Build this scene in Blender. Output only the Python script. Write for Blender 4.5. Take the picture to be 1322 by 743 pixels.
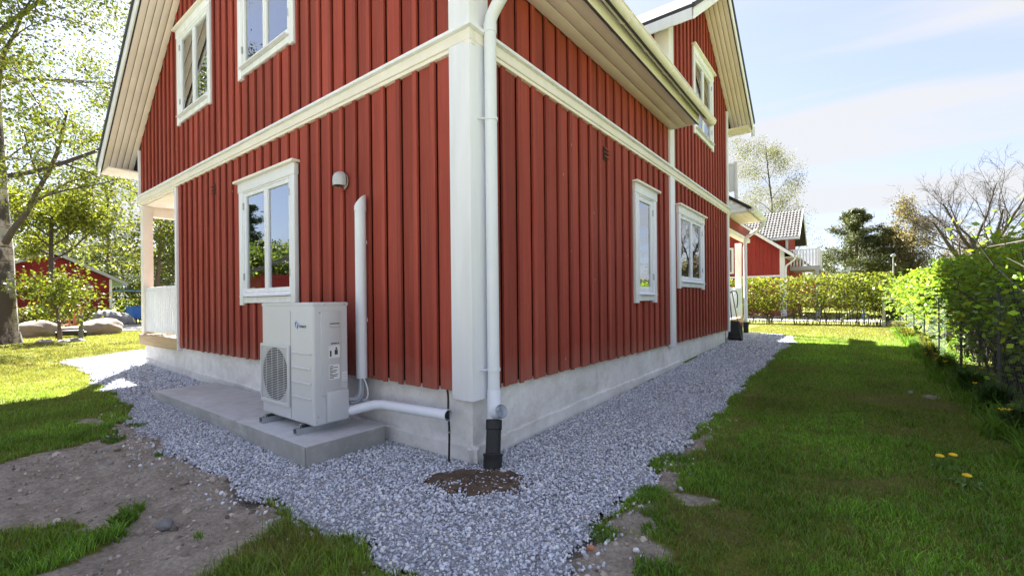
import bpy, bmesh, math, random
import numpy as np
from mathutils import Vector, Matrix

for o in list(bpy.data.objects):
    bpy.data.objects.remove(o)
scene = bpy.context.scene
COL = scene.collection
R_ = math.radians
random.seed(7)

# ------------------------------------------------------------------ camera, sky, sun, exposure
cam = bpy.data.cameras.new('camera')
cam.sensor_width = 36.0
cam.lens = 15.72
cam.shift_y = 0.01286
cam.clip_start = 0.05
cam.clip_end = 3000
camo = bpy.data.objects.new('camera', cam)
COL.objects.link(camo)
camo.matrix_world = (Matrix.Translation((2.2414, -2.4401, 1.206)) @ Matrix.Rotation(R_(37.433), 4, 'Z')
                     @ Matrix.Rotation(R_(90), 4, 'X') @ Matrix.Rotation(-0.0105, 4, 'Z'))
scene.camera = camo

SUN_EL = R_(43.5)
SUN_DIR = Vector((-0.890 * math.cos(SUN_EL), 0.456 * math.cos(SUN_EL), math.sin(SUN_EL)))   # towards the sun
SUN_STRENGTH, SKY_STRENGTH, EXPOSURE = 5.0, 0.05, 3.13

world = bpy.data.worlds.new('World')
scene.world = world
world.use_nodes = True
nt = world.node_tree
nt.nodes.clear()
w_out = nt.nodes.new('ShaderNodeOutputWorld')
w_bg = nt.nodes.new('ShaderNodeBackground')
w_sky = nt.nodes.new('ShaderNodeTexSky')
w_sky.sky_type = 'NISHITA'
w_sky.sun_disc = False
w_sky.sun_elevation = SUN_EL
w_sky.sun_rotation = math.atan2(SUN_DIR.x, SUN_DIR.y)
w_sky.air_density = 1.0
w_sky.dust_density = 1.0
w_sky.ozone_density = 2.5
w_bg.inputs['Strength'].default_value = SKY_STRENGTH
# thin cirrus: noise on the direction projected to a high plane
w_tc = nt.nodes.new('ShaderNodeTexCoord')
w_sep = nt.nodes.new('ShaderNodeSeparateXYZ')
nt.links.new(w_tc.outputs['Generated'], w_sep.inputs[0])
w_add = nt.nodes.new('ShaderNodeMath'); w_add.operation = 'ADD'; w_add.inputs[1].default_value = 0.12
w_max = nt.nodes.new('ShaderNodeMath'); w_max.operation = 'MAXIMUM'; w_max.inputs[1].default_value = 0.03
nt.links.new(w_sep.outputs['Z'], w_add.inputs[0]); nt.links.new(w_add.outputs[0], w_max.inputs[0])
w_dx = nt.nodes.new('ShaderNodeMath'); w_dx.operation = 'DIVIDE'
w_dy = nt.nodes.new('ShaderNodeMath'); w_dy.operation = 'DIVIDE'
nt.links.new(w_sep.outputs['X'], w_dx.inputs[0]); nt.links.new(w_max.outputs[0], w_dx.inputs[1])
nt.links.new(w_sep.outputs['Y'], w_dy.inputs[0]); nt.links.new(w_max.outputs[0], w_dy.inputs[1])
w_comb = nt.nodes.new('ShaderNodeCombineXYZ')
nt.links.new(w_dx.outputs[0], w_comb.inputs[0]); nt.links.new(w_dy.outputs[0], w_comb.inputs[1])
w_map = nt.nodes.new('ShaderNodeMapping')
w_map.inputs['Rotation'].default_value = (0, 0, R_(38))
w_map.inputs['Scale'].default_value = (0.42, 1.5, 1.0)
w_map.inputs['Location'].default_value = (0.9, 0.35, 0.0)
nt.links.new(w_comb.outputs[0], w_map.inputs[0])
w_noise = nt.nodes.new('ShaderNodeTexNoise')
w_noise.inputs['Scale'].default_value = 0.8
w_noise.inputs['Detail'].default_value = 6.0
w_noise.inputs['Roughness'].default_value = 0.5
w_noise.inputs['Distortion'].default_value = 0.35
nt.links.new(w_map.outputs[0], w_noise.inputs['Vector'])
w_ramp = nt.nodes.new('ShaderNodeMapRange')
w_ramp.inputs['From Min'].default_value = 0.45
w_ramp.inputs['From Max'].default_value = 0.60
w_ramp.inputs['To Min'].default_value = 0.0
w_ramp.inputs['To Max'].default_value = 0.95
w_ramp.interpolation_type = 'SMOOTHSTEP'
nt.links.new(w_noise.outputs['Fac'], w_ramp.inputs['Value'])
w_mix = nt.nodes.new('ShaderNodeMix'); w_mix.data_type = 'RGBA'
w_mix.inputs['B'].default_value = (2.02, 2.05, 2.12, 1)   # cloud
nt.links.new(w_ramp.outputs[0], w_mix.inputs['Factor'])
w_haze = nt.nodes.new('ShaderNodeMix'); w_haze.data_type = 'RGBA'      # thin high haze over the whole dome
w_haze.inputs['Factor'].default_value = 0.66
w_haze.inputs['B'].default_value = (1.40, 1.38, 1.86, 1)
nt.links.new(w_sky.outputs[0], w_haze.inputs['A'])
nt.links.new(w_haze.outputs['Result'], w_mix.inputs['A'])
nt.links.new(w_mix.outputs['Result'], w_bg.inputs['Color'])
nt.links.new(w_bg.outputs[0], w_out.inputs['Surface'])

sun = bpy.data.lights.new('sun', 'SUN')
sun.energy = SUN_STRENGTH
sun.angle = R_(0.53)
sun.color = (1.0, 0.955, 0.90)
suno = bpy.data.objects.new('sun', sun)
COL.objects.link(suno)
suno.location = (-20, 8, 25)
suno.rotation_euler = (-SUN_DIR).to_track_quat('-Z', 'Y').to_euler()

scene.view_settings.view_transform = 'Standard'
scene.view_settings.look = 'None'
scene.view_settings.exposure = EXPOSURE
scene.view_settings.gamma = 1.0
scene.view_settings.use_curve_mapping = False
scene.render.engine = 'CYCLES'
scene.render.resolution_x, scene.render.resolution_y = 1024, 575
scene.cycles.max_bounces = 8
scene.cycles.transparent_max_bounces = 16

# ------------------------------------------------------------------ materials
def newmat(name):
    m = bpy.data.materials.new(name)
    m.use_nodes = True
    t = m.node_tree
    return m, t, t.nodes['Principled BSDF']

def N(t, kind, **kw):
    n = t.nodes.new(kind)
    for k, v in kw.items():
        if k in n.inputs.keys():
            n.inputs[k].default_value = v
        else:
            setattr(n, k, v)
    return n

def posmap(t, scale=(1, 1, 1)):
    g = N(t, 'ShaderNodeNewGeometry')
    mp = N(t, 'ShaderNodeMapping')
    mp.inputs['Scale'].default_value = scale
    t.links.new(g.outputs['Position'], mp.inputs['Vector'])
    return mp.outputs['Vector']

def noise(t, vec, scale, detail=4, rough=0.55):
    n = N(t, 'ShaderNodeTexNoise', Scale=scale, Detail=detail, Roughness=rough)
    t.links.new(vec, n.inputs['Vector'])
    return n.outputs['Fac']

def rng(t, v, a, b, c, d, smooth=False):
    n = N(t, 'ShaderNodeMapRange')
    n.inputs['From Min'].default_value = a; n.inputs['From Max'].default_value = b
    n.inputs['To Min'].default_value = c; n.inputs['To Max'].default_value = d
    if smooth: n.interpolation_type = 'SMOOTHSTEP'
    t.links.new(v, n.inputs['Value'])
    return n.outputs[0]

def mix(t, f, a, b, mode='MIX'):
    n = N(t, 'ShaderNodeMix', data_type='RGBA', blend_type=mode)
    for s, v in (('Factor', f), ('A', a), ('B', b)):
        sock = [i for i in n.inputs if i.name == s and (s == 'Factor' and i.type == 'VALUE' or s != 'Factor' and i.type == 'RGBA')][0]
        if hasattr(v, 'is_linked') or isinstance(v, bpy.types.NodeSocket):
            t.links.new(v, sock)
        elif s == 'Factor':
            sock.default_value = v
        else:
            sock.default_value = (*v, 1) if len(v) == 3 else v
    return [o for o in n.outputs if o.type == 'RGBA'][0]

def scalecol(t, col, val):
    """col * val (value socket)"""
    n = N(t, 'ShaderNodeVectorMath', operation='SCALE')
    if isinstance(col, bpy.types.NodeSocket): t.links.new(col, n.inputs[0])
    else: n.inputs[0].default_value = col
    t.links.new(val, n.inputs['Scale'])
    return n.outputs[0]

def bump(t, bsdf, h, strength, dist=0.01):
    b = N(t, 'ShaderNodeBump')
    b.inputs['Strength'].default_value = strength
    b.inputs['Distance'].default_value = dist
    t.links.new(h, b.inputs['Height'])
    t.links.new(b.outputs[0], bsdf.inputs['Normal'])

def simple(name, col, rough=0.6, var=0.12, scale=4.0, fine=60.0, bs=0.0, objvar=0.0, metal=0.0, stretch=(1, 1, 1), spec=0.4):
    m, t, b = newmat(name)
    v = posmap(t, stretch)
    n1 = noise(t, v, scale, 5, 0.6)
    f = rng(t, n1, 0.3, 0.7, 1 - var, 1 + var)
    c = scalecol(t, col, f)
    if objvar:
        oi = N(t, 'ShaderNodeObjectInfo')
        c = scalecol(t, c, rng(t, oi.outputs['Random'], 0, 1, 1 - objvar, 1 + objvar))
    t.links.new(c, b.inputs['Base Color'])
    n2 = noise(t, v, fine, 4, 0.6)
    t.links.new(rng(t, n2, 0.3, 0.7, max(0, rough - 0.1), min(1, rough + 0.1)), b.inputs['Roughness'])
    b.inputs['Metallic'].default_value = metal
    b.inputs['Specular IOR Level'].default_value = spec
    if bs: bump(t, b, n2, bs, 0.004)
    return m

def red_paint(name, base=(0.290, 0.048, 0.032)):
    m, t, b = newmat(name)
    grain = noise(t, posmap(t, (55, 55, 1.6)), 1.0, 5, 0.65)
    big = noise(t, posmap(t, (1.6, 1.6, 0.7)), 1.0, 4, 0.6)
    c = mix(t, rng(t, big, 0.3, 0.7, 0, 1), base, (base[0] * 1.16, base[1] * 1.45, base[2] * 1.5))
    c = scalecol(t, c, rng(t, grain, 0.3, 0.72, 0.80, 1.14))
    oi = N(t, 'ShaderNodeObjectInfo')
    c = scalecol(t, c, rng(t, oi.outputs['Random'], 0, 1, 0.80, 1.17))
    # little chips and knots
    vo = N(t, 'ShaderNodeTexVoronoi', Scale=1.0)
    t.links.new(posmap(t, (9, 9, 4)), vo.inputs['Vector'])
    chip = rng(t, vo.outputs['Distance'], 0.04, 0.075, 1, 0)
    sel = rng(t, noise(t, posmap(t), 2.3, 2), 0.58, 0.62, 0, 0.8)
    mm = N(t, 'ShaderNodeMath', operation='MULTIPLY'); t.links.new(chip, mm.inputs[0]); t.links.new(sel, mm.inputs[1])
    c = mix(t, mm.outputs[0], c, (0.48, 0.33, 0.28))
    # dust splashed up from the ground, with a ragged upper edge
    g = N(t, 'ShaderNodeNewGeometry'); sp = N(t, 'ShaderNodeSeparateXYZ'); t.links.new(g.outputs['Position'], sp.inputs[0])
    ad = N(t, 'ShaderNodeMath', operation='MULTIPLY_ADD'); t.links.new(noise(t, posmap(t), 5, 5, .7), ad.inputs[0]); ad.inputs[1].default_value = 0.5; t.links.new(sp.outputs['Z'], ad.inputs[2])
    c = mix(t, rng(t, ad.outputs[0], 0.72, 1.0, 0.22, 0.0), c, (0.36, 0.27, 0.22))
    t.links.new(c, b.inputs['Base Color'])
    b.inputs['Roughness'].default_value = 0.72
    b.inputs['Specular IOR Level'].default_value = 0.25
    bump(t, b, grain, 0.35, 0.004)
    return m

def concrete(name, base, stain=(0.40, 0.36, 0.29), amt=0.4):
    m, t, b = newmat(name)
    n1 = noise(t, posmap(t, (1.3, 1.3, 1.0)), 1.0, 6, 0.62)
    n2 = noise(t, posmap(t), 9.0, 6, 0.65)
    n3 = noise(t, posmap(t), 90.0, 3, 0.6)
    c = scalecol(t, base, rng(t, n1, 0.3, 0.7, 0.86, 1.1))
    c = scalecol(t, c, rng(t, n2, 0.3, 0.7, 0.88, 1.1))
    oi = N(t, 'ShaderNodeObjectInfo')
    c = scalecol(t, c, rng(t, oi.outputs['Random'], 0, 1, 0.93, 1.06))
    s = rng(t, noise(t, posmap(t, (1.1, 1.1, 3.0)), 1.7, 5, 0.65), 0.52, 0.72, 0, amt)
    c = mix(t, s, c, stain)
    pit = rng(t, noise(t, posmap(t), 38, 2, 0.5), 0.27, 0.33, 0.45, 0)
    c = mix(t, pit, c, (base[0] * .45, base[1] * .45, base[2] * .45))
    t.links.new(c, b.inputs['Base Color'])
    b.inputs['Roughness'].default_value = 0.85
    b.inputs['Specular IOR Level'].default_value = 0.25
    mx = N(t, 'ShaderNodeMath', operation='ADD'); t.links.new(n2, mx.inputs[0]); t.links.new(n3, mx.inputs[1])
    bump(t, b, mx.outputs[0], 0.3, 0.004)
    return m

def leafmat(name, trans=0.45, rough=0.5, transcol=(1.15, 1.1, 0.55)):
    m, t, b = newmat(name)
    a = N(t, 'ShaderNodeAttribute', attribute_name='tint')
    t.links.new(a.outputs['Color'], b.inputs['Base Color'])
    b.inputs['Roughness'].default_value = rough
    b.inputs['Specular IOR Level'].default_value = 0.25
    tr = N(t, 'ShaderNodeBsdfTranslucent')
    mc = mix(t, 1.0, a.outputs['Color'], (*transcol, 1), 'MULTIPLY')
    t.links.new(mc, tr.inputs['Color'])
    ms = N(t, 'ShaderNodeMixShader'); ms.inputs[0].default_value = trans
    t.links.new(b.outputs[0], ms.inputs[1]); t.links.new(tr.outputs[0], ms.inputs[2])
    t.links.new(ms.outputs[0], t.nodes['Material Output'].inputs['Surface'])
    return m

def tintmat(name, rough=0.85, bs=0.3, fine=60, spec=0.25):
    m, t, b = newmat(name)
    a = N(t, 'ShaderNodeAttribute', attribute_name='tint')
    n = noise(t, posmap(t), fine, 4, 0.6)
    t.links.new(scalecol(t, a.outputs['Color'], rng(t, n, 0.3, 0.7, 0.8, 1.2)), b.inputs['Base Color'])
    b.inputs['Roughness'].default_value = rough
    b.inputs['Specular IOR Level'].default_value = spec
    if bs: bump(t, b, n, bs, 0.01)
    return m

def birch_bark(name):
    m, t, b = newmat(name)
    v = posmap(t, (3.0, 3.0, 16.0))
    n1 = noise(t, v, 1.0, 5, 0.7)
    n2 = noise(t, posmap(t, (2.5, 2.5, 1.0)), 1.0, 5, 0.65)
    g = N(t, 'ShaderNodeNewGeometry'); sp = N(t, 'ShaderNodeSeparateXYZ'); t.links.new(g.outputs['Position'], sp.inputs[0])
    low = rng(t, sp.outputs['Z'], 0.2, 4.5, 0.17, 0.02)
    ad = N(t, 'ShaderNodeMath', operation='ADD'); t.links.new(n2, ad.inputs[0]); t.links.new(low, ad.inputs[1])
    dark1 = rng(t, n1, 0.53, 0.60, 0, 1)
    dark2 = rng(t, ad.outputs[0], 0.50, 0.60, 0, 1)
    mx = N(t, 'ShaderNodeMath', operation='MAXIMUM'); t.links.new(dark1, mx.inputs[0]); t.links.new(dark2, mx.inputs[1])
    c = mix(t, mx.outputs[0], (0.36, 0.34, 0.31), (0.05, 0.044, 0.038))
    t.links.new(c, b.inputs['Base Color'])
    b.inputs['Roughness'].default_value = 0.85
    bump(t, b, ad.outputs[0], 0.9, 0.04)
    return m

MT = {}
MT['red'] = red_paint('red_paint')
MT['red2'] = red_paint('red_paint_neighbour', (0.30, 0.034, 0.03))
MT['shedred'] = red_paint('red_paint_shed', (0.20, 0.018, 0.018))
MT['white'] = simple('white_paint', (0.77, 0.79, 0.86), 0.45, 0.07, 1.0, 40, 0.08, 0.03, stretch=(9, 9, .9))
MT['cream'] = simple('offwhite_paint', (0.80, 0.76, 0.71), 0.55, 0.06, 3, 50, 0.08, 0.03)
MT['soffit'] = simple('soffit_paint', (0.78, 0.70, 0.65), 0.6, 0.07, 2.5, 60, 0.08, 0.035)
MT['plast'] = simple('white_plastic', (0.72, 0.76, 0.85), 0.35, 0.03, 4, 40, 0.0)
MT['pump'] = simple('ivory_enamel', (0.575, 0.59, 0.63), 0.38, 0.03, 3, 60, 0.02)
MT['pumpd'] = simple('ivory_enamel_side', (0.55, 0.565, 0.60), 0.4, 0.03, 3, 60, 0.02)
MT['zinc'] = simple('galvanised_steel', (0.42, 0.45, 0.48), 0.42, 0.15, 12, 60, 0.03, metal=0.7)
MT['steel'] = simple('steel', (0.5, 0.5, 0.5), 0.3, 0.08, 12, 60, 0, metal=0.9)
MT['black'] = simple('black_plastic', (0.016, 0.017, 0.019), 0.5, 0.25, 9, 60, 0.05)
MT['dark'] = simple('dark_void', (0.02, 0.021, 0.023), 0.8, 0.1)
MT['deepred'] = simple('batten_gap_shade', (0.055, 0.012, 0.008), 0.9, 0.1)  # shade of the gaps between boards, put into the sheathing colour
MT['groove'] = simple('dark_groove', (0.05, 0.045, 0.04), 0.9, 0.1)
MT['fan'] = simple('fan_grey', (0.07, 0.075, 0.08), 0.6, 0.1)
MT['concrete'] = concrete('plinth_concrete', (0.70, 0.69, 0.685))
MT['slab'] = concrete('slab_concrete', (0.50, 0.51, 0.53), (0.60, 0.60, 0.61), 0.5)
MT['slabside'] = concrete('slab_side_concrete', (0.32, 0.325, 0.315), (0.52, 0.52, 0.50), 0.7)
MT['wood'] = simple('raw_timber', (0.46, 0.33, 0.19), 0.75, 0.15, 1.0, 30, 0.15, 0.08, stretch=(2, 9, 30))
MT['roof'] = simple('dark_roof_tile', (0.05, 0.05, 0.055), 0.7, 0.2, 3, 40, 0.2)
MT['tile'] = simple('grey_roof_tile', (0.11, 0.108, 0.105), 0.9, 0.2, 5, 40, 0.2, 0.22)
MT['bark'] = simple('brown_bark', (0.12, 0.092, 0.07), 0.9, 0.35, 3, 25, 0.7, stretch=(4, 4, 1))
MT['greybark'] = simple('grey_bark', (0.06, 0.051, 0.045), 0.9, 0.3, 3, 25, 0.6, stretch=(4, 4, 1))
MT['birch'] = birch_bark('birch_bark')
MT['boulder'] = simple('granite', (0.22, 0.185, 0.155), 0.9, 0.25, 2.2, 25, 0.7)
MT['boulderg'] = simple('grey_granite', (0.19, 0.19, 0.19), 0.9, 0.28, 2.2, 25, 0.7)
MT['leaf'] = leafmat('leaf')
MT['needle'] = leafmat('needle', 0.2, 0.6, (1.0, 1.0, 0.7))
MT['blade'] = leafmat('grass_blade', 0.4, 0.45, (1.1, 1.05, 0.5))
MT['stone'] = tintmat('crushed_stone', 0.8, 0.25, 120)
MT['petal'] = simple('yellow_petal', (0.75, 0.48, 0.02), 0.7, 0.15, 60)
MT['room'] = simple('room_wall', (0.30, 0.29, 0.27), 0.9, 0.05)
MT['blind'] = simple('white_blind', (0.6, 0.6, 0.58), 0.8, 0.05)
MT['terra'] = simple('terracotta', (0.42, 0.17, 0.09), 0.85, 0.2, 6, 30, 0.2)
MT['blue'] = simple('blue_plastic', (0.02, 0.12, 0.42), 0.5, 0.1)
MT['logo'] = simple('blue_print', (0.01, 0.14, 0.50), 0.4, 0.02)
MT['ink'] = simple('dark_print', (0.03, 0.06, 0.08), 0.5, 0.02)
MT['paper'] = simple('sticker_white', (0.72, 0.74, 0.76), 0.5, 0.03)
MT['greypost'] = simple('grey_green_paint', (0.085, 0.095, 0.09), 0.6, 0.12, 5)
MT['orangewood'] = simple('orange_handle', (0.40, 0.16, 0.06), 0.6, 0.1)
MT['pink'] = simple('pink_plastic', (0.55, 0.16, 0.13), 0.6, 0.15, 20)
MT['moss_roof'] = simple('green_roof_sheet', (0.25, 0.36, 0.32), 0.6, 0.15, 4)
MT['asphalt'] = simple('asphalt', (0.24, 0.235, 0.23), 0.9, 0.12, 1.0, 60, 0.3)
MT['bouncegrey'] = simple('bounce_grey', (0.40, 0.40, 0.41), 0.9, 0.15, 2.0, 60, 0.3)
MT['wire'] = simple('fence_wire', (0.22, 0.26, 0.26), 0.5, 0.1, metal=0.5)
MT['hose'] = simple('grey_hose', (0.42, 0.47, 0.53), 0.5, 0.08, 20)

def glassmat():
    m = bpy.data.materials.new('window_glass'); m.use_nodes = True
    t = m.node_tree
    t.nodes.remove(t.nodes['Principled BSDF'])
    gl = N(t, 'ShaderNodeBsdfGlossy'); gl.inputs['Roughness'].default_value = 0.004
    gl.inputs['Color'].default_value = (0.93, 0.97, 1.0, 1)
    tr = N(t, 'ShaderNodeBsdfTransparent'); tr.inputs['Color'].default_value = (0.80, 0.84, 0.82, 1)
    fr = N(t, 'ShaderNodeFresnel'); fr.inputs['IOR'].default_value = 2.6      # several coated panes in one
    wob = noise(t, posmap(t), 1.6, 2, 0.4)
    bp = N(t, 'ShaderNodeBump'); bp.inputs['Strength'].default_value = 0.02; bp.inputs['Distance'].default_value = 0.05
    t.links.new(wob, bp.inputs['Height']); t.links.new(bp.outputs[0], gl.inputs['Normal'])
    ms = N(t, 'ShaderNodeMixShader')
    t.links.new(rng(t, fr.outputs[0], 0, 1, 0.28, 1.0), ms.inputs[0])
    t.links.new(tr.outputs[0], ms.inputs[1]); t.links.new(gl.outputs[0], ms.inputs[2])
    t.links.new(ms.outputs[0], t.nodes['Material Output'].inputs['Surface'])
    return m
MT['glass'] = glassmat()

# ------------------------------------------------------------------ mesh helpers
def link(name, me, mat=None, parent=None, loc=None):
    o = bpy.data.objects.new(name, me)
    COL.objects.link(o)
    if mat is not None and me is not None and not me.materials:
        me.materials.append(MT[mat] if isinstance(mat, str) else mat)
    if parent is not None: o.parent = parent
    if loc is not None: o.location = loc
    return o

def tag(o, label=None, cat=None, group=None, kind=None):
    if label: o['label'] = label
    if cat: o['category'] = cat
    if group: o['group'] = group
    if kind: o['kind'] = kind
    return o

def thing(name, label, cat, loc=(0, 0, 0), rz=0.0, group=None):
    o = bpy.data.objects.new(name, None)
    COL.objects.link(o)
    o.location = loc
    o.rotation_euler = (0, 0, rz)
    o.empty_display_size = 0.2
    return tag(o, label, cat, group)

def fast(name, V, F, mat, parent=None, tint=None, smooth=False, loc=None):
    """V (n,3); F list of int arrays (m,k)"""
    V = np.ascontiguousarray(V, dtype=np.float32)
    me = bpy.data.meshes.new(name)
    me.vertices.add(len(V)); me.vertices.foreach_set('co', V.ravel())
    if not isinstance(F, list): F = [F]
    F = [f for f in F if len(f)]
    idx = np.concatenate([f.ravel() for f in F]).astype(np.int32)
    tot = np.concatenate([np.full(len(f), f.shape[1], np.int32) for f in F])
    start = np.concatenate([[0], np.cumsum(tot)[:-1]]).astype(np.int32)
    me.loops.add(len(idx)); me.loops.foreach_set('vertex_index', idx)
    me.polygons.add(len(tot)); me.polygons.foreach_set('loop_start', start)
    me.polygons.foreach_set('use_smooth', np.full(len(tot), smooth, bool))
    me.update(calc_edges=True)
    if tint is not None:
        a = me.color_attributes.new('tint', 'FLOAT_COLOR', 'POINT')
        c = np.ones((len(V), 4), np.float32); c[:, :3] = tint
        a.data.foreach_set('color', c.ravel())
    return link(name, me, mat, parent, loc)

class MB:
    def __init__(s): s.v = []; s.f = []
    def add(s, vs, fs):
        b = len(s.v); s.v += [tuple(p) for p in vs]; s.f += [tuple(b + i for i in f) for f in fs]; return s
    def box(s, x0, x1, y0, y1, z0, z1):
        return s.add([(x0, y0, z0), (x1, y0, z0), (x1, y1, z0), (x0, y1, z0), (x0, y0, z1), (x1, y0, z1), (x1, y1, z1), (x0, y1, z1)],
                     [(0, 3, 2, 1), (4, 5, 6, 7), (0, 1, 5, 4), (1, 2, 6, 5), (2, 3, 7, 6), (3, 0, 4, 7)])
    def prism(s, poly, axis, a, b):
        """poly: 2D points in the plane of the two other axes (cyclic order x,y,z without axis), extruded a..b"""
        def p3(p, w):
            return {0: (w, p[0], p[1]), 1: (p[0], w, p[1]), 2: (p[0], p[1], w)}[axis]
        n = len(poly)
        vs = [p3(p, a) for p in poly] + [p3(p, b) for p in poly]
        fs = [tuple(range(n)), tuple(range(2 * n - 1, n - 1, -1))] + [(i, i + n, (i + 1) % n + n, (i + 1) % n) for i in range(n)]
        return s.add(vs, fs)
    def tube(s, pts, r, n=12, caps=True):
        pts = [Vector(p) for p in pts]
        rs = r if isinstance(r, (list, tuple)) else [r] * len(pts)
        t0 = (pts[1] - pts[0]).normalized()
        up = Vector((0, 0, 1)) if abs(t0.z) < 0.9 else Vector((1, 0, 0))
        u = t0.cross(up).normalized()
        vs, fs = [], []
        for i, p in enumerate(pts):
            if i == 0: t = t0
            elif i == len(pts) - 1: t = (pts[i] - pts[i - 1]).normalized()
            else: t = ((pts[i + 1] - p).normalized() + (p - pts[i - 1]).normalized()).normalized()
            u = (u - t * u.dot(t)).normalized(); w = t.cross(u)
            for k in range(n):
                a = 2 * math.pi * k / n
                vs.append(p + (u * math.cos(a) + w * math.sin(a)) * rs[i])
        for i in range(len(pts) - 1):
            for k in range(n):
                fs.append((i * n + k, i * n + (k + 1) % n, (i + 1) * n + (k + 1) % n, (i + 1) * n + k))
        if caps:
            fs.append(tuple(range(n - 1, -1, -1))); fs.append(tuple((len(pts) - 1) * n + k for k in range(n)))
        return s.add(vs, fs)
    def lathe(s, prof, n=24, c=(0, 0, 0)):
        vs, fs = [], []
        for (r, z) in prof:
            for k in range(n):
                a = 2 * math.pi * k / n
                vs.append((c[0] + r * math.cos(a), c[1] + r * math.sin(a), c[2] + z))
        for i in range(len(prof) - 1):
            for k in range(n):
                fs.append((i * n + k, i * n + (k + 1) % n, (i + 1) * n + (k + 1) % n, (i + 1) * n + k))
        return s.add(vs, fs)
    def build(s, name, mat, parent=None, smooth=False, bevel=0.0, seg=2, loc=None, angle=40):
        me = bpy.data.meshes.new(name)
        me.from_pydata(s.v, [], s.f)
        if bevel or smooth:
            bm = bmesh.new(); bm.from_mesh(me)
            bmesh.ops.recalc_face_normals(bm, faces=bm.faces)
            if bevel:
                ed = [e for e in bm.edges if len(e.link_faces) == 2 and e.calc_face_angle(0) > 0.5]
                bmesh.ops.bevel(bm, geom=ed, offset=bevel, segments=seg, affect='EDGES', profile=0.5)
            for f in bm.faces: f.smooth = True
            bm.to_mesh(me); bm.free()
            me.set_sharp_from_angle(angle=R_(angle))
        me.update()
        return link(name, me, mat, parent, loc)

UNIT = {}
def unit(mat):
    if mat not in UNIT:
        mb = MB().box(-.5, .5, -.5, .5, -.5, .5)
        me = bpy.data.meshes.new('piece_' + mat)
        me.from_pydata(mb.v, [], mb.f); me.materials.append(MT[mat]); UNIT[mat] = me
    return UNIT[mat]

def piece(name, x0, x1, y0, y1, z0, z1, mat, parent):
    o = bpy.data.objects.new(name, unit(mat))
    COL.objects.link(o)
    o.location = ((x0 + x1) / 2, (y0 + y1) / 2, (z0 + z1) / 2)
    o.scale = (abs(x1 - x0), abs(y1 - y0), abs(z1 - z0))
    o.parent = parent
    return o

def box(name, x0, x1, y0, y1, z0, z1, mat, parent=None, bevel=0.0):
    return MB().box(min(x0, x1), max(x0, x1), min(y0, y1), max(y0, y1), min(z0, z1), max(z0, z1)).build(name, mat, parent, bevel=bevel)

def fb(F, u0, u1, d0, d1, z0, z1):
    """facade coordinates -> box bounds. 'L' faces -y, 'R' faces +x"""
    if F == 'L': return (u0, u1, -d1, -d0, z0, z1)
    return (d0, d1, u0, u1, z0, z1)

def fbox(F, name, u0, u1, d0, d1, z0, z1, mat, parent, bevel=0.0):
    return box(name, *fb(F, u0, u1, d0, d1, z0, z1), mat, parent, bevel)

def fpiece(F, name, u0, u1, d0, d1, z0, z1, mat, parent):
    return piece(name, *fb(F, u0, u1, d0, d1, z0, z1), mat, parent)

# value noise
def vnoise(x, y, s, seed=0):
    x = np.asarray(x, float) / s + seed * 17.13; y = np.asarray(y, float) / s + seed * 9.71
    xi = np.floor(x); yi = np.floor(y); fx = x - xi; fy = y - yi
    fx = fx * fx * (3 - 2 * fx); fy = fy * fy * (3 - 2 * fy)
    def h(a, b):
        v = np.sin(a * 127.1 + b * 311.7 + seed * 74.7) * 43758.5453
        return v - np.floor(v)
    return (h(xi, yi) * (1 - fx) + h(xi + 1, yi) * fx) * (1 - fy) + (h(xi, yi + 1) * (1 - fx) + h(xi + 1, yi + 1) * fx) * fy

def inpoly(x, y, poly):
    ins = np.zeros(np.shape(x), bool); n = len(poly)
    for i in range(n):
        x0, y0 = poly[i]; x1, y1 = poly[(i + 1) % n]
        if y0 == y1: continue
        c = ((y0 > y) != (y1 > y)) & (x < (x1 - x0) * (y - y0) / (y1 - y0) + x0)
        ins ^= c
    return ins

# ------------------------------------------------------------------ ground
def zg(x, y):
    x = np.asarray(x, float); y = np.asarray(y, float)
    return 0.029 * np.clip(y, 0, 8.6) * np.clip((x + 6) / 4, 0, 1) + 0.015 * np.clip(-x - 1, 0, 8)

GRAVEL = [(-12, 8), (-11.5, 0.6), (-10.1, -.85), (-4.75, -1.02), (-3.5, -1.22), (-1.76, -1.27), (-.42, -1.2), (.3, -1.17), (.75, -1.2), (1.05, -1.05),
          (1.19, -.78), (1.15, -.12), (1.12, 1.0), (1.15, 2.4), (1.11, 5.4), (1.13, 7.2), (1.2, 9.2), (1.1, 10.3), (.7, 11.2), (-.3, 11.6), (-4, 11.6), (-4, 8)]
SOIL = [(-2.5, -2.3), (-2.9, -1.9), (-2.95, -1.64), (-3.55, -1.24), (-3.6, -1.1), (-.3, -1.1), (-.34, -1.37), (-.1, -1.8), (.1, -2.1), (-.5, -2.3),
        (-.8, -1.87), (-1.05, -1.88), (-1.2, -1.97), (-1.47, -2.21), (-1.5, -2.5)]
# bare spots in the lawn: cx, cy, rx, ry, rotation
BARE = [(1.36, -.62, .24, .36, .2), (1.3, -.15, .10, .16, .3), (1.42, .33, .14, .10, .5), (1.24, .55, .10, .2, 0), (1.2, 1.2, .09, .4, 0), (-3.9, -1.5, .25, .12, .3), (2.9, 4.3, .35, .06, -.5)]
DRY = [(2.62, 2.5, .30, .26, .3), (3.0, 2.55, .34, .4, .2), (1.35, 1.7, .14, .7, 0), (1.3, 3.2, .1, .8, 0), (-.05, -1.35, .28, .14, .4), (2.7, 3.8, .6, .25, .1), (2.3, 1.1, .5, .2, .6), (1.55, 0.1, .25, .25, 0)]

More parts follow.
